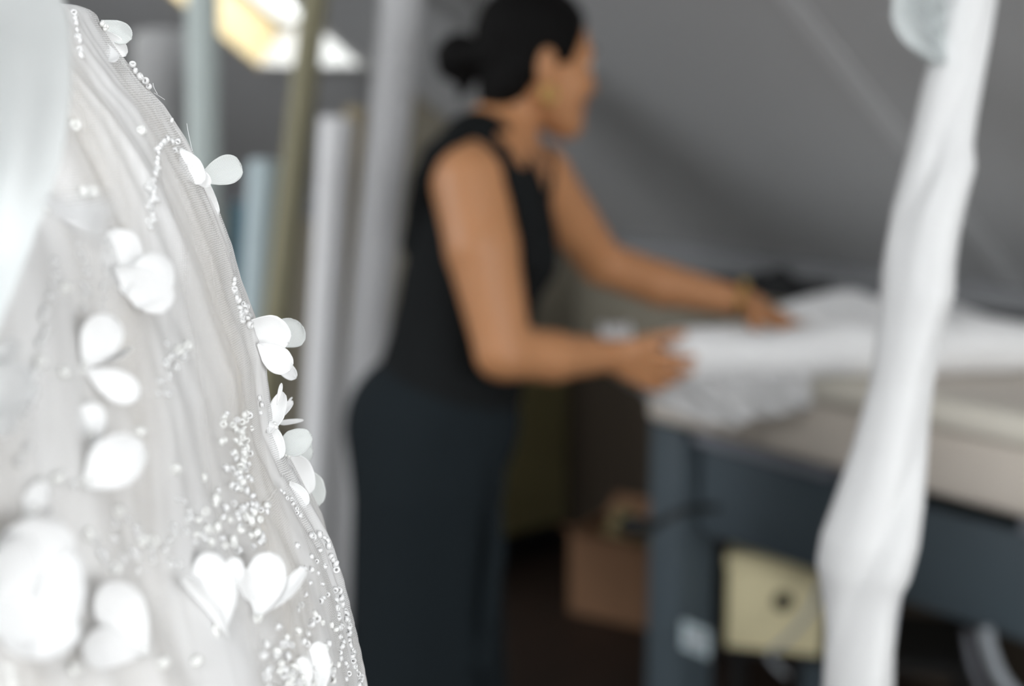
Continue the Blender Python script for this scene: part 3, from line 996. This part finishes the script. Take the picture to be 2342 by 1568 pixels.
# ------------------------------------------------------------------ boxes under the table
def open_box(name, label, cat, c, ax, hx, hy, h, m, wall=.006, hole=None, flaps=False):
    ax = Vector(ax).normalized(); ay = Vector((0, 0, 1)).cross(ax)
    root = thing(name, label, cat, c)
    c = Vector(c)
    mb = MB(); Z = Vector((0, 0, 1))
    mb.fbox(c + Z * wall / 2, ax, ay, Z, hx, hy, wall / 2)
    for s in (-1, 1):
        mb.fbox(c + ax * s * (hx - wall / 2) + Z * h / 2, ax, ay, Z, wall / 2, hy, h / 2)
        mb.fbox(c + ay * s * (hy - wall / 2) + Z * h / 2, ax, ay, Z, hx, wall / 2, h / 2)
    mb.build('box_body', m, root)
    return root, ax, ay
Z1 = Vector((0, 0, 1))
bxf = on_z(1452, 1352, 0)
_u, _v = uv_of(bxf); bxf = R(_u - .08, min(_v, V0 - .245), 0)
r1, ax, ay = open_box('cardboard_box', 'brown cardboard box on the floor behind the near table leg', 'box', bxf, (.85, -.52, 0), .125, .105, .24, M['cardboard'])
mb = MB(); c = bxf + Z1 * .24
for s in (-1, 1):
    mb.fbox(c + ay * s * .138 + Z1 * .018, ax, (ay * s * .85 + Z1 * .5).normalized(), (ay * s * -.5 + Z1 * .85).normalized(), .12, .04, .002)
mb.build('flap', M['cardboard'], r1)
heap('paper_bundle', 'dull yellow paper bundle sticking out of the brown cardboard box', 'paper', uv_of(bxf)[0], uv_of(bxf)[1], .075, .065, .12, M['paper'], 5, z=.20)
mb = MB(); k0 = W(1455, 1195, 3.2)
uvball(mb, k0, .045, .03, .025); mb.tube([k0, W(1500, 1190, 3.1), W(1560, 1165, 2.75), W(1620, 1160, 2.7)], .008, 8)
# cord looping round the leg
cab = MB(); cab.tube(catmull([W(1440, 1205, 2.62), W(1475, 1212, 2.6), W(1520, 1188, 2.585), W(1570, 1166, 2.6), W(1640, 1160, 2.68)], 24), .0075, 8)
uvball(cab, W(1452, 1203, 2.62), .034, .022, .02)
tag(cab.build('power_plug', M['black'], smooth=True), 'black plug on a cord hanging over the blue grey table leg', 'plug')
cx = on_z(1700, 1480, 0)
cc = W(1755, 1375, 2.95)
cb = Vector((cc.x + .02, cc.y, 0))
H2 = W(1760, 1275, 2.9).z + .0
r2 = thing('archive_box', 'cream archive box with a round dark finger hole under the table', 'box', cb)
aF = Vector((.97, -.25, 0)).normalized(); aS = Z1.cross(aF)
zb = W(1750, 1480, 2.9).z
mb = MB(); hgt = H2 - 0
mb.fbox(cb + Z1 * (zb + H2) / 2, aF, aS, Z1, .095, .09, (H2 - zb) / 2)
mb.build('box_body', M['card_cream'], r2, bevel=.004)
hc = W(1795, 1355, 2.9)
n_ = -aS
hp_ = hc - aS * ((hc - (cb - aS * .09)).dot(aS)) 
mb = MB(); mb.tube([hp_ - aS * .0012, hp_ + aS * .0005], .02, 20); tag(mb.build('finger_hole', M['hole'], r2, True), 'dark round hole')
mb = MB(); mb.fbox(cb + Z1 * (H2 + .006), aF, aS, Z1, .099, .094, .012); mb.build('lid', M['card_cream'], r2, bevel=.003)
# shelf board carrying the archive box
mb = MB(); mb.fbox(cb + Z1 * (zb - .012) + aF * .15 + aS * .06, aF, aS, Z1, .25, .13, .0115)
mb.fbox(cb + Z1 * ((zb - .024) / 2) + aF * -.08 + aS * .08, aF, aS, Z1, .012, .07, (zb - .024) / 2); mb.fbox(cb + Z1 * ((zb - .024) / 2) + aF * .38 + aS * .08, aF, aS, Z1, .012, .07, (zb - .024) / 2)
tag(mb.build('low_shelf', M['black']), 'low black shelf under the table carrying the cream archive box', 'shelf')
cab = MB(); cab.tube(catmull([W(1880, 1330, 2.75), W(1850, 1400, 2.73), W(1800, 1460, 2.74), W(1760, 1500, 2.76), W(1800, 1545, 2.78)], 24), .005, 8)
tag(cab.build('cable', M['cable_white'], smooth=True), 'thin pale cable hanging in front of the cream archive box', 'cable')
cab = MB(); cab.tube(catmull([W(2255, 1440, 2.3), W(2262, 1480, 2.31), W(2290, 1550, 2.32), W(2345, 1610, 2.33), W(2420, 1640, 2.33)], 24), .011, 10)
tag(cab.build('cable', M['cable_white'], smooth=True), 'thick pale cable curving down at the lower right corner', 'cable')
cab = MB(); cab.tube(catmull([W(2210, 1440, 2.5), W(2225, 1520, 2.5), W(2260, 1600, 2.5)], 12), .007, 8)
tag(cab.build('cable', M['steel_light'], smooth=True), 'thin dark grey cable left of the thick pale one, lower right corner', 'cable')

# ------------------------------------------------------------------ fabric rolls standing behind
def standing(name, label, x0, y0, x1, y1, d, w, m, group='fabric rolls standing behind the dress', hole=.3, over=0):
    """line through two pixels of the photo at depth d, run down to the floor; w is its width there in pixels"""
    t = W(x0, y0, d); b = W(x1, y1, d)
    k = t.z / (t.z - b.z)
    b = t + (b - t) * k
    r = w / 2 / FPX * d
    pts = [t.lerp(b, i / 12) for i in range(13)]
    o = lathe_roll(name, label, 'fabric roll' if name == 'fabric_roll' else 'tube', pts, [r] * 13, m, group, hole=hole)
    return o
M['r1'] = mat('pale grey green cloth', srgb(.76, .80, .79), .8)
M['r2'] = mat('pale blue cloth', srgb(.75, .81, .83), .8)
M['r3'] = mat('olive cardboard tube', srgb(.58, .56, .46), .8)
M['r4'] = mat('pale grey cloth', srgb(.93, .93, .935), .8)
M['r5'] = mat('tan cardboard tube', srgb(.66, .61, .50), .8)
M['r6'] = mat('mid grey cloth', srgb(.80, .80, .805), .8)
M['teal'] = mat('dark teal cloth', srgb(.25, .38, .43), .8)
M['r0'] = mat('grey paper roll', srgb(.62, .62, .62), .8)
standing('fabric_roll', 'tall pale grey green fabric roll just right of the dress top, reaching above the frame', 462, -120, 466, 400, 3.0, 72, M['r1'])
standing('fabric_roll', 'short pale blue fabric roll beside the beaded dress edge', 607, 372, 588, 700, 3.3, 76, M['r2'])
standing('cardboard_tube', 'olive tube passing in front of the bright roof window', 735, -130, 648, 600, 3.2, 62, M['r3'], None, hole=.8)
standing('fabric_roll', 'light grey fabric roll whose top ends below the roof window', 772, 275, 738, 900, 2.95, 80, M['r4'])
standing('cardboard_tube', 'tan tube standing just behind the light grey roll', 816, 250, 795, 620, 3.35, 54, M['r5'], None, hole=.8)
standing('fabric_roll', 'thick grey fabric roll leaning just left of the person', 925, -60, 840, 780, 3.15, 98, M['r6'])
standing('fabric_roll', 'dark teal fabric roll half hidden behind the dress edge', 560, 470, 548, 800, 3.5, 70, M['teal'])
standing('fabric_roll', 'broad grey roll furthest left, behind the dress shoulder', 380, 85, 368, 500, 3.7, 150, M['r0'])

# ------------------------------------------------------------------ pole wrapped in twisted satin
LE = [(-200, 2190), (0, 2150), (130, 2128), (200, 2110), (330, 2083), (480, 2043), (620, 2018), (730, 2008), (880, 1988), (1030, 1948), (1130, 1915), (1230, 1880), (1290, 1871), (1370, 1885), (1450, 1890), (1568, 1884), (1800, 1850)]
RE = [(-200, 2310), (0, 2278), (80, 2265), (180, 2247), (260, 2232), (330, 2222), (380, 2228), (440, 2214), (530, 2195), (600, 2186), (670, 2184), (740, 2163), (850, 2140), (960, 2124), (1050, 2116), (1150, 2108), (1240, 2098), (1310, 2080), (1350, 2060), (1400, 2050), (1568, 2044), (1800, 2015)]
def interp(tab, y):
    return float(np.interp(y, [a for a, b in tab], [b for a, b in tab]))
PD = 1.0
vs = []; uv = []
rows = 150; n = 48
ztop, zbot = 2.1, .05
for i in range(rows):
    y = -230 + i / (rows - 1) * 2030
    if i == 0: pass
    l, r = interp(LE, y), interp(RE, y)
    c = W((l + r) / 2, y, PD); hw = (r - l) / 2 / FPX * PD
    for j in range(n):
        q = 2 * math.pi * j / n
        tw = y / 330
        f = 0
        for (kf, ph, am) in ((2, 0, .05), (3, 1.7, .04), (5, .4, .02)):
            f += am * math.sin(kf * q + tw * (2.2 if kf < 5 else 3.1) + ph + 1.5 * noise.noise(Vector((0, y / 300, kf))))
        g = -.13 * max(0, math.cos(q + tw * 1.3 + .6)) ** 24 - .10 * max(0, math.cos(q + tw * 1.3 + 3.0)) ** 30
        rr = 1 + (f + g) * (1 - .75 * abs(math.cos(q)) ** 3)
        vs.append(c + RT * hw * rr * math.cos(q) + Vector((0, 1, 0)) * hw * .85 * rr * math.sin(q))
def floor_rows(vs, n):
    last = vs[-n:]; prev = vs[-4 * n:-3 * n]
    cl = sum(last, Vector()) / n; cp = sum(prev, Vector()) / n
    d = cl - cp; out = []
    steps = 14
    k = (cl.z - .03) / -d.z
    for s in range(1, steps + 1):
        for v in last: out.append(v + d * k * s / steps)
    return out
vs += floor_rows(vs, n)
nr = len(vs) // n
fs = grid_faces(nr, n, True)
pc = sum(vs[-n:], Vector()) / n
root = thing('wrapped_pole', 'tall leaning pole wrapped in twisted white satin at the right', 'pole', (pc.x, pc.y, 0))
mesh_obj('satin_wrap', vs, fs, M['satin'], root)
mb = MB()
tc_ = sum(vs[:n], Vector()) / n
mb.tube([tc_ + (tc_ - sum(vs[4 * n:5 * n], Vector()) / n).normalized() * .08, tc_, pc, Vector((pc.x, pc.y, .012))], .012, 16); mb.build('pole', M['steel_light'], root, True)
mb = MB(); mb.tube([Vector((pc.x, pc.y, .0)), Vector((pc.x, pc.y, .02)), Vector((pc.x, pc.y, .026))], [.07, .07, .03], 40); mb.build('pole_base', M['steel_light'], root, True)
# sheer organza loop at the top left of the pole
vs = []; uv = []
for i in range(30):
    a = i / 29
    for j in range(16):
        b = j / 15
        ang = a * math.pi
        xl = 2138 - 100 * max(0, math.sin(ang)) ** .7
        x = xl + (2165 - xl) * b
        y = -120 + 265 * a
        d = .985 - .02 * math.cos(b * math.pi * 2) * math.sin(ang) + .012 * noise.noise(Vector((a * 6, b * 5, 1)))
        vs.append(W(x, y + 14 * math.sin(b * 7 + a * 3) * math.sin(ang), d)); uv.append((a * .1, b * .05))
o = mesh_obj('organza_loop', vs, grid_faces(30, 16), M['organza'], root, uvs=uv)
o.modifiers.new('thickness', 'SOLIDIFY').thickness = .0006
tag(o, 'sheer gathered organza loop')

# ------------------------------------------------------------------ wedding dress
SIL = [(18, 192), (20, 206), (26, 218), (36, 228), (50, 233), (90, 258), (130, 285), (190, 330), (240, 378), (320, 430), (400, 470), (480, 502), (560, 530), (640, 549), (720, 577), (790, 600), (880, 607), (960, 618), (1050, 655), (1150, 705), (1230, 748), (1330, 778), (1420, 800), (1500, 818), (1568, 832), (1750, 862)]
AXX = W(-150, 784, .5).x
AXY = .475
ZT = W(200, 18, .49).z
ZB = W(800, 1750, .49).z
NR, NF = 260, 420
KF = 2.0
zs = [ZT + (ZB - ZT) * (i / (NR - 1)) ** 1.0 for i in range(NR)]
rx = np.array([.10] * NR)
yax = AXY
def base_pt(i, a, r, off=0.0):
    ca, sa = math.cos(a), math.sin(a)
    k = KF if sa < 0 else 1.0
    return Vector((AXX + (r + off) * ca, yax - .03 * i / (NR - 1) + (r * k + off) * sa, zs[i]))
ang = [-math.pi * .78 + (math.pi * 1.30) * j / (NF - 1) for j in range(NF)]
for it in range(6):
    for i in range(NR):
        best = -1e9; by = 0
        for j in range(0, NF, 6):
            x, y, d = proj(base_pt(i, ang[j], rx[i], .004))
            if x > best: best, by = x, y
        rx[i] += (interp(SIL, by) - best) / FPX * .5
rx = np.maximum(rx, .01)
# surface with vertical gathers
def fold(a, z, seed, fq, amp):
    q = a * fq + 2.2 * noise.noise(Vector((a * 1.3, z * 6, seed)))
    f = (1 - abs(math.sin(q))) ** 1.6
    w = .5 + noise.noise(Vector((a * 3, z * 5, seed + 7)))
    return amp * (f * max(.1, w) + .5 * noise.noise(Vector((a * fq * 1.7, z * 9, seed + 2))))
def shell(off, seed, fq, amp, taper=True, ext=True):
    vs = []; uv = []
    for i in range(NR):
        z = zs[i]
        for j in range(NF):
            a = ang[j]
            s = z - ZT
            top_r = min(1, (-s) / .03 + .15)
            o = off + fold(a + z * 1.5, z, seed, fq, amp) * top_r
            vs.append(base_pt(i, a, float(rx[i]), o)); uv.append(((a + .6) * float(rx[i]) * 1.2, z))
    rows = NR
    if ext:      # skirt runs on to the floor, below the frame
        for q in range(1, 26):
            t = q / 25
            z = ZB + (.015 - ZB) * t
            for j in range(NF):
                a = ang[j]
                r = float(rx[-1]) * (1 + .1 * t) + .06 * max(0, t - .25) ** 1.3
                o = off + fold(a + z * 1.5, z, seed, fq, amp * (1 + 2 * t))
                zs_ = z
                ca, sa = math.cos(a), math.sin(a); k = KF if sa < 0 else 1.0
                if t > .2 and sa < 0: k = KF - .5 * (t - .2)
                vs.append(Vector((AXX + (r + o) * ca, yax - .03 + (r * k + o) * sa, z))); uv.append(((a + .6) * r * 1.2, z))
        rows += 25
    return vs, grid_faces(rows, NF), uv
dress = thing('wedding_dress', 'white wedding dress of gathered tulle with beads and cloth flowers, filling the left foreground', 'dress', (AXX, yax, 0))
v_, f_, u_ = shell(-.003, 1, 5, .002)
# cap closing the shoulder top
capc = len(v_); v_.append(Vector((AXX, yax, ZT + .001))); u_.append((0, ZT))
f_ += [(capc, j + 1, j) for j in range(NF - 1)]
tag(mesh_obj('lining', v_, f_, M['lining'], dress, uvs=u_), 'ivory lining')
v_, f_, u_ = shell(.0005, 5, 11, .0035)
mesh_obj('tulle_layer', v_, f_, M['tulle2'], dress, uvs=u_)
v_, f_, u_ = shell(.003, 12, 16, .0035)
capc = len(v_); v_.append(Vector((AXX, yax, ZT + .005))); u_.append((0, ZT))
f_ += [(capc, j + 1, j) for j in range(NF - 1)]
mesh_obj('tulle_layer', v_, f_, M['tulle'], dress, uvs=u_)
bvh = BVHTree.FromPolygons([tuple(a) for a in v_[:NR * NF + 0]], [q for q in grid_faces(NR, NF)])
def dep(px, py):
    for k in range(60):
        r = ray(px - k * 4, py)
        h = bvh.ray_cast(CAM, r.normalized())
        if h[0] is not None:
            return (h[0] - CAM).dot(FW)
    return .49
# smooth satin drape crossing the upper left in front of the tulle
EDGE = [(-260, 95), (-60, 128), (0, 146), (60, 160), (200, 164), (300, 152), (380, 136), (450, 112), (550, 76), (640, 42), (740, 0), (900, -70), (1100, -160)]
vs = []; uv = []
NI, NJ = 90, 60
for i in range(NI):
    y = -260 + 1360 * i / (NI - 1)
    e = interp(EDGE, y)
    for j in range(NJ):
        t = j / (NJ - 1)
        x = e - 420 * t ** 1.3 - 10 * t
        dd = .335 + (-.08 + .09 * min(1, max(0, y / 600))) * t + .0022 * math.sin(t * 11 + y / 300 + 1.5 * noise.noise(Vector((t * 2, y / 500, 2)))) + .05 * math.cos((y - 300) / 1100 * math.pi) - .05 
        vs.append(W(x, y, dd)); uv.append((t * .1, y / 6500))
o = mesh_obj('satin_drape', vs, grid_faces(NI, NJ), M['drape'], dress, uvs=uv)
o.modifiers.new('thickness', 'SOLIDIFY').thickness = .0008
tag(o, 'smooth satin drape without beads')

# petals: base px, tip px, width px, lift of base / tip above the tulle (mm), roll, sheer
def petal(parent, bx_, by_, tx_, ty_, w, lb=2, lt=8, roll=0, sheer=False, cup=.22, bend=.15, blunt=.62):
    db = dep(bx_, by_) - lb / 1000; dt = min(dep(tx_, ty_), db + .012) - lt / 1000
    B = W(bx_, by_, db); T = W(tx_, ty_, dt)
    ax = T - B; L = ax.length; axn = ax.normalized()
    toward = (CAM - B).normalized()
    side = axn.cross(toward).normalized()
    nrm = side.cross(axn).normalized()
    side, nrm = side * math.cos(roll) + nrm * math.sin(roll), nrm * math.cos(roll) - side * math.sin(roll)
    hw = w / 2 / FPX * db
    nl, nw = 20, 13
    vs = []; uv = []
    sd = bx_ * .13 + ty_ * .07
    for i in range(nl):
        t = i / (nl - 1)
        if t < blunt:
            k = .10 + .90 * math.sin(t / blunt * math.pi / 2) ** 1.1
        else:
            k = math.sqrt(max(0, 1 - ((t - blunt) / (1 - blunt)) ** 2))
            k = max(k, .04)
        for j in range(nw):
            s = (j / (nw - 1)) * 2 - 1
            ed = 1 + .035 * noise.noise(Vector((t * 7, s * 3, sd)))
            p = B + ax * t + side * hw * k * s * ed
            p += nrm * (cup * hw * (s * s * k) + bend * L * math.sin(t * math.pi) * -.6 + .06 * hw * noise.noise(Vector((t * 3, s * 2, sd + 5))))
            vs.append(p); uv.append((s * hw, t * L))
    o = mesh_obj('petal', vs, grid_faces(nl, nw), M['petal_sheer' if sheer else 'petal'], parent, uvs=uv)
    o.modifiers.new('thickness', 'SOLIDIFY').thickness = .00022
    if sheer: o['label'] = 'sheer organza petal'
    return o
def flower(cx_, cy_, petals, knot=True):
    d = dep(cx_, cy_) - .0015
    c = W(cx_, cy_, d)
    mb = MB()
    random.seed(int(cx_ * 7 + cy_))
    for k in range(5):
        uvball(mb, c + Vector([random.uniform(-.0012, .0012) for _ in range(3)]), .0009, .0009, .0009, n=8, m=6)
    o = mb.build('cloth_flower', M['pearl'], dress, True, origin=c)
    for p in petals: petal(o, *p[:5], **(p[5] if len(p) > 5 else {}))
    return o
flower(236, 60, [(230, 48, 300, 90, 50, dict(sheer=True, lb=0, lt=2)), (236, 70, 288, 128, 38, dict(lb=0, lt=0)), (246, 100, 262, 140, 30)])
flower(440, 385, [(452, 412, 552, 376, 68, dict(sheer=True, lb=-2, lt=-6, blunt=.68, bend=.05)), (418, 350, 500, 492, 40, dict(lb=0, lt=-3, blunt=.4)), (412, 340, 462, 420, 48, dict(blunt=.5)), (428, 375, 480, 425, 34)])
flower(290, 640, [(285, 672, 272, 522, 96, dict(lt=6)), (312, 704, 372, 582, 104, dict(lb=4, lt=9, blunt=.5)), (262, 612, 392, 700, 92, dict(lb=3, lt=5, blunt=.6))])
flower(197, 838, [(195, 842, 256, 722, 92, dict(lt=12)), (195, 845, 318, 908, 72, dict(lt=8)), (212, 832, 302, 793, 30, dict(roll=1.2))])
flower(585, 760, [(640, 792, 682, 735, 76, dict(sheer=True, lb=-5, lt=-6, blunt=.5)), (572, 735, 662, 785, 82, dict(lt=0, lb=0, blunt=.5)), (590, 785, 664, 846, 62, dict(lt=2)), (625, 815, 676, 866, 34, dict(lb=0, lt=0))])
flower(625, 975, [(614, 990, 648, 896, 42, dict(lt=0, blunt=.5)), (634, 925, 644, 876, 9, dict(lb=0, lt=0)), (620, 965, 670, 916, 22, dict(lb=-2, lt=-3)), (634, 968, 694, 960, 12, dict(lb=0, lt=0, blunt=.3)), (618, 962, 640, 1050, 40, dict(lt=0)), (655, 925, 668, 908, 5, dict(lb=-2, lt=-3))])
flower(655, 1040, [(640, 1030, 712, 992, 62, dict(sheer=True, lb=-2, lt=-4, blunt=.5)), (652, 1032, 716, 1030, 58, dict(sheer=True, lb=-2, lt=-4)), (655, 1032, 708, 1130, 70, dict(lt=2, lb=2, blunt=.45)), (690, 1068, 728, 1158, 66, dict(sheer=True, lb=-3, lt=-4, blunt=.5)), (664, 1100, 700, 1158, 40, dict(lt=0))])
flower(200, 1105, [(192, 1112, 325, 1008, 118, dict(lt=12, blunt=.5))])
flower(90, 1350, [(95, 1360, 70, 1185, 175, dict(lb=6, lt=16, blunt=.6, cup=.08, bend=.05)), (80, 1350, 196, 1350, 170, dict(lb=6, lt=16, cup=.08, bend=.05)), (90, 1340, 95, 1508, 170, dict(lb=6, lt=14, cup=.08, bend=.05)), (95, 1350, -30, 1290, 180, dict(lb=6, lt=12, cup=.08, bend=.05)), (95, 1350, -20, 1440, 160, dict(lb=6, lt=12, cup=.08, bend=.05))])
flower(500, 1440, [(524, 1460, 418, 1320, 34, dict(roll=.5, lt=10, blunt=.7)), (512, 1440, 470, 1262, 96, dict(lt=8, blunt=.5)), (505, 1370, 545, 1275, 50, dict(lt=6))])
flower(590, 1408, [(590, 1412, 618, 1262, 92, dict(lt=8, blunt=.6)), (595, 1405, 698, 1298, 40, dict(roll=.5, lt=6)), (585, 1385, 532, 1292, 48, dict(lt=5))])
flower(330, 1480, [(335, 1500, 240, 1335, 110, dict(lt=10)), (320, 1500, 190, 1470, 90, dict(lt=8))])
flower(-10, 810, [(-40, 840, 42, 780, 46, dict(lb=6, lt=14)), (-60, 860, 78, 905, 130, dict(lb=6, lt=14, blunt=.6)), (-60, 900, 30, 985, 90, dict(lb=6, lt=14))])
flower(205, 1000, [(215, 1020, 205, 920, 66, dict(lt=5))])
flower(105, 480, [(100, 462, 196, 492, 100, dict(lb=88, lt=92, blunt=.6)), (150, 505, 242, 528, 26, dict(lb=4, lt=8, roll=.6))])
flower(730, 1560, [(722, 1600, 728, 1465, 60, dict(lt=5, blunt=.5)), (700, 1590, 690, 1500, 40, dict(lt=5))])
flower(90, 1110, [(60, 1180, 100, 1100, 50, dict(lt=5, blunt=.5))])

# beads
def ring_bead(r=.00115, n=14, m=8, hole=.28):
    vs = []
    for i in range(n):
        a = 2 * math.pi * i / n
        for j in range(m):
            b = 2 * math.pi * j / m
            rr = r * (1 + hole) / 2 + r * (1 - hole) / 2 * math.cos(b)
            vs.append(Vector((rr * math.cos(a), rr * math.sin(a), r * .62 * math.sin(b))))
    fs = []
    for i in range(n):
        for j in range(m):
            fs.append((i * m + j, ((i + 1) % n) * m + j, ((i + 1) % n) * m + (j + 1) % m, i * m + (j + 1) % m))
    return vs, fs
random.seed(21)
BE = []     # px, py, size, material
def chain(pts, step=12, jit=3, size=1.0, mt='bead', keep=1.0):
    for k in range(len(pts) - 1):
        (x0, y0), (x1, y1) = pts[k], pts[k + 1]
        L = math.hypot(x1 - x0, y1 - y0); n = max(1, int(L / step))
        for i in range(n):
            if random.random() > keep: continue
            t = i / n
            BE.append((x0 + (x1 - x0) * t + random.uniform(-jit, jit), y0 + (y1 - y0) * t + random.uniform(-jit, jit), size * random.uniform(.85, 1.15), mt))
def cloud(x0, y0, x1, y1, n, size=1.0, mt='bead'):
    for _ in range(n):
        if random.random() < .75: BE.append((random.uniform(x0, x1), random.uniform(y0, y1), size * random.uniform(.8, 1.2), random.choice([mt, 'bead'])))
chain([(168, 28), (176, 55), (183, 95), (185, 145)], 13, 2)
chain([(303, 148), (322, 172), (350, 208)], 12, 3, 1.1)
chain([(404, 324), (385, 316), (368, 332), (358, 360), (358, 400), (340, 425), (352, 450), (340, 470), (350, 500), (338, 528)], 9, 4, 1.0)
chain([(352, 430), (358, 470)], 10, 3)
cloud(370, 270, 400, 300, 5, .8); cloud(385, 335, 410, 350, 3)
for p in ((172, 287), (323, 298), (190, 438), (212, 438), (150, 658), (428, 790), (410, 800), (80, 1160), (64, 1185), (205, 1222), (326, 1236), (351, 1236), (265, 1300), (375, 1515), (450, 1510), (20, 1530), (28, 1560), (322, 985), (402, 1072), (272, 1168), (497, 1205), (535, 1235), (575, 1190), (587, 1218), (495, 1140), (170, 1530), (130, 1095), (93, 825), (147, 850)):
    BE.append((p[0], p[1], 1.5, 'pearl'))
chain([(182, 560), (196, 620), (200, 720)], 14, 7, .9, 'bead', .8)
chain([(130, 600), (110, 700), (92, 820), (60, 950), (50, 1080)], 22, 10, 1.1, 'bead', .8)
chain([(245, 560), (235, 640), (238, 720)], 20, 8, .8, 'bead', .6)
chain([(535, 642), (540, 668), (548, 688), (566, 705), (556, 722), (568, 735)], 8, 4, 1.1)
cloud(545, 690, 572, 748, 12, 1.1)
chain([(596, 908), (600, 925), (597, 945), (600, 962)], 11, 2, 1.0)
chain([(560, 940), (558, 985), (562, 1030), (548, 1080), (552, 1130)], 8, 7, 1.1, 'pearl')
cloud(505, 940, 575, 1060, 26, 1.0, 'pearl')
cloud(530, 1060, 580, 1180, 20, 1.0)
cloud(380, 780, 435, 840, 16, 1.0); cloud(360, 840, 400, 900, 9, .9)
cloud(440, 1060, 560, 1250, 34, 1.1, 'pearl'); cloud(540, 1140, 625, 1260, 22, 1.1, 'pearl')
cloud(290, 1140, 470, 1330, 30, 1.0); cloud(60, 980, 180, 1180, 10, 1.0); cloud(210, 1180, 330, 1360, 14, 1.0)
chain([(708, 1222), (740, 1226), (752, 1244), (752, 1262)], 8, 4, 1.1)
chain([(760, 1272), (766, 1292), (768, 1312)], 7, 4, 1.1)
chain([(778, 1350), (784, 1384), (792, 1404), (796, 1430), (800, 1464), (806, 1490), (812, 1520), (822, 1550), (830, 1590)], 8, 3, 1.2)
chain([(762, 1355), (770, 1400), (780, 1440), (784, 1500), (800, 1560)], 12, 6, 1.0)
cloud(630, 1400, 780, 1590, 75, 1.15, 'pearl'); cloud(680, 1240, 750, 1400, 22, .9)
cloud(600, 1470, 690, 1590, 24, 1.1)
chain([(640, 1120), (672, 1150), (690, 1190)], 10, 4, .8)
BE = [b + (dep(b[0], b[1]),) for b in BE]
BE.sort(key=lambda b: b[4] / b[2])
bv, bf = ring_bead()
protos = {}
rest = {'bead': MB(), 'pearl': MB()}
cnt = 0
random.seed(5)
for (x, y, s, mt, d) in BE:
    rot = Matrix.Rotation(random.uniform(0, math.pi), 3, 'X') @ Matrix.Rotation(random.uniform(0, math.pi), 3, 'Y')
    p = W(x, y, d - .0011 * s)
    cnt += 1
    if cnt <= 100:
        if mt not in protos:
            protos[mt] = mesh_obj('bead', bv, bf, M[mt], dress, origin=(0, 0, 0)); o = protos[mt]
        else:
            o = protos[mt].copy(); COL.objects.link(o); o.parent = dress
        o.location = p - ORG[dress.name]
        o.rotation_euler = rot.to_euler(); o.scale = (s, s, s)
    else:
        k = rest[mt]
        k.add([rot @ (a * s) + p for a in bv], bf)
allv = MB(); mats = []
nb = len(rest['bead'].f)
allv.add(rest['bead'].v, rest['bead'].f); allv.add(rest['pearl'].v, rest['pearl'].f)
o = allv.build('small_beads', M['bead'], dress, True)
o.data.materials.append(M['pearl'])
o.data.polygons.foreach_set('material_index', [0] * nb + [1] * (len(allv.f) - nb))
tag(o, 'scattered clear and pearly beads', kind='stuff')
# loose thread ends
mb = MB()
for pts in ([(427, 282), (432, 310), (440, 345)], [(350, 190), (352, 200), (360, 215)], [(352, 212), (365, 220), (377, 228)]):
    mb.tube(catmull([W(x, y, .487) for x, y in pts], 8), .00008, 5)
tag(mb.build('loose_thread', M['petal'], dress), 'fine loose thread ends')
